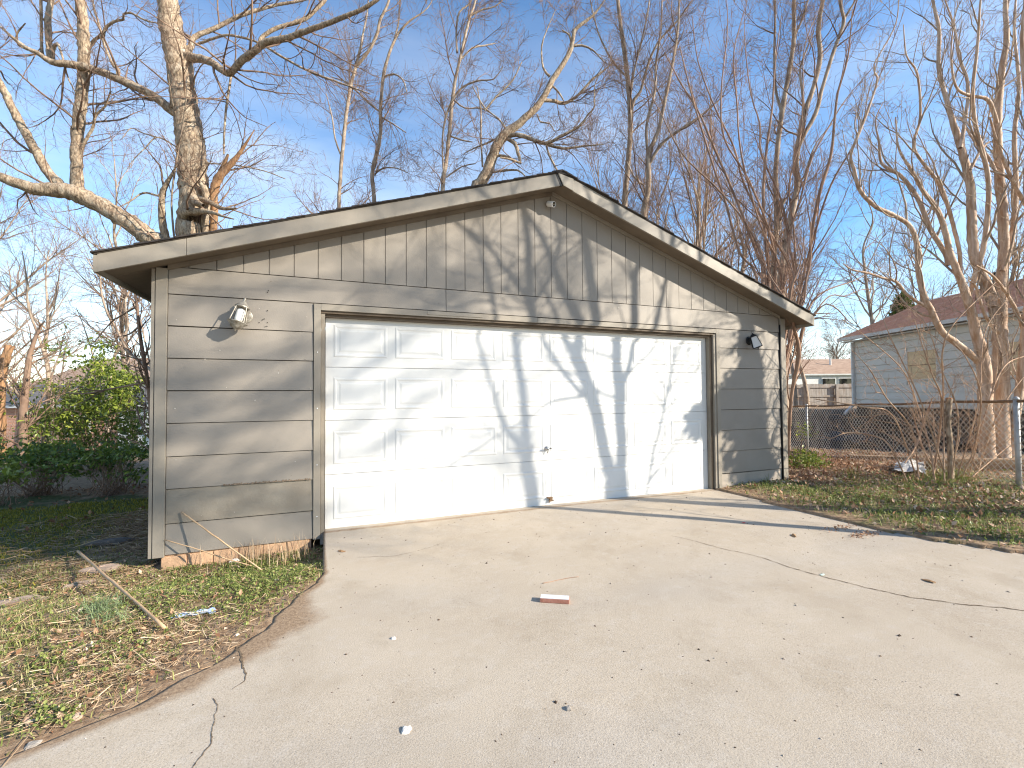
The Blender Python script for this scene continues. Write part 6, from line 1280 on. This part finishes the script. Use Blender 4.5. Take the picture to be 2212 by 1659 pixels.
# scraps on the slab
def scrap(label, cat, px, py, w_, d_, m, seed, h=.006, name='scrap'):
    rr = np.random.default_rng(seed); P = gpt(px, py); a = rr.uniform(0, 3); n = 7; V = [(0, 0, h*1.2)]; F = []
    for i in range(n):
        t_ = 6.283*i/n; r = rr.uniform(.6, 1.1); x, y = w_/2*math.cos(t_)*r, d_/2*math.sin(t_)*r; V.append((x*math.cos(a)-y*math.sin(a), x*math.sin(a)+y*math.cos(a), rr.uniform(.001, h)))
    F = [(0, 1+i, 1+(i+1) % n) for i in range(n)]; me = bpy.data.meshes.new(name); me.from_pydata(V, [], F); me.materials.append(m); o = link(name, me, None, P); s = o.modifiers.new('thickness', 'SOLIDIFY'); s.thickness = .0015; return tag(o, label, cat)
m_dl = mat('dry_leaf', (.36, .22, .11), (.25, .14, .07), scale=30, rough=.8); m_redp = mat('faded_red_plastic', (.6, .12, .10), rough=.5); m_mint = mat('pale_green_plastic', (.50, .62, .54), rough=.4)
scrap('tan dry leaf lying on the right side of the driveway', 'leaf', 2010, 1257, .10, .05, m_dl, 1, .012, 'dry_leaf')
scrap('brown dry leaf cluster in the shadow band on the driveway', 'leaf', 1715, 1158, .14, .05, m_dl, 2, .014, 'dry_leaf')
scrap('pale green plastic scrap on the long crack', 'scrap', 1776, 1242, .07, .03, m_mint, 3)
scrap('faded red scrap between the dark shadow bands', 'scrap', 1607, 1131, .05, .03, m_redp, 4, .012)
scrap('curled brown dry leaf near the garage sill at the left', 'leaf', 738, 1192, .08, .04, m_dl, 5, .012, 'dry_leaf')
# two drifts of dry leaf crumbs by the slab's right edge
rng = np.random.default_rng(171)
for (px, py), n in (((1810, 1142), 90), ((1865, 1156), 160)):
    c = gpt(px, py); C = np.stack([c[0]+rng.normal(0, .13, n), c[1]+rng.normal(0, .035, n), np.full(n, .004)], 1)
    Vv, Ff = leaves(C, .025, rng, up=1.2, aspect=.6); stuff(put('leaf_crumbs', Vv, Ff, m_litter, None, tint=np.repeat(rng.uniform(.3, 1, n), 5)))
# grit and crumbs strewn over the slab
n = 750; y = rng.uniform(-4.4, -.1, n); x = xl(y)+rng.uniform(0, 1, n)**1.0*(xr(y)-xl(y)); V = []; F = []
big = rng.uniform(0, 1, n)
for i in range(n):
    s = .0022+.006*big[i]**9+.0016*rng.uniform(); k = len(V); zz = float(slab_z(x[i], y[i])); a = rng.uniform(0, 6.28); ca, sa = math.cos(a), math.sin(a)
    for dx_, dy_, dz_ in ((-1.4, -.8, -.1), (1.3, -.9, -.1), (1.1, 1, -.1), (-1, .9, -.1), (.1, 0, 1.0)):
        V.append((x[i]+(dx_*ca-dy_*sa)*s*rng.uniform(.7, 1.2), y[i]+(dx_*sa+dy_*ca)*s*rng.uniform(.7, 1.2), zz+dz_*s))
    F += [(k, k+1, k+4), (k+1, k+2, k+4), (k+2, k+3, k+4), (k+3, k, k+4)]
V = np.array(V); m_grit = leaf_mat('grit', [(0, (.05, .035, .025)), (.6, (.13, .09, .06)), (1, (.5, .44, .37))], .9, .2, 0); stuff(put('grit', V, np.array(F), m_grit, None, tint=np.repeat(rng.uniform(0, 1, n), 5)))

# small chips and scuffs on the painted boards
rng = np.random.default_rng(191); m_chip = leaf_mat('paint_chips', [(0, (.12, .09, .06)), (.45, (.22, .18, .13)), (.5, (.55, .50, .42)), (1, (.70, .66, .58))], .8, .2, 0)
V = []; F = []; n = 44
for i in range(n):
    if i < 30: x, z = rng.uniform(-1.27, -.14), rng.uniform(.0, 2.2)
    else: x, z = rng.uniform(-.8, 5.8), rng.uniform(2.28, 2.75)
    s = rng.uniform(.0015, .004); k = len(V); m_ = 6; V.append((x, -.0215, z))
    for j in range(m_): a = 6.283*j/m_; r = s*rng.uniform(.5, 1.3); V.append((x+r*math.cos(a)*rng.choice([1, 1.6]), -.0205+.0*a, z+r*math.sin(a)))
    F += [(k, k+1+j, k+1+(j+1) % m_) for j in range(m_)]
stuff(put('paint_chips', np.array(V), np.array(F), m_chip, gar, tint=np.repeat(rng.uniform(0, 1, n), 7)))
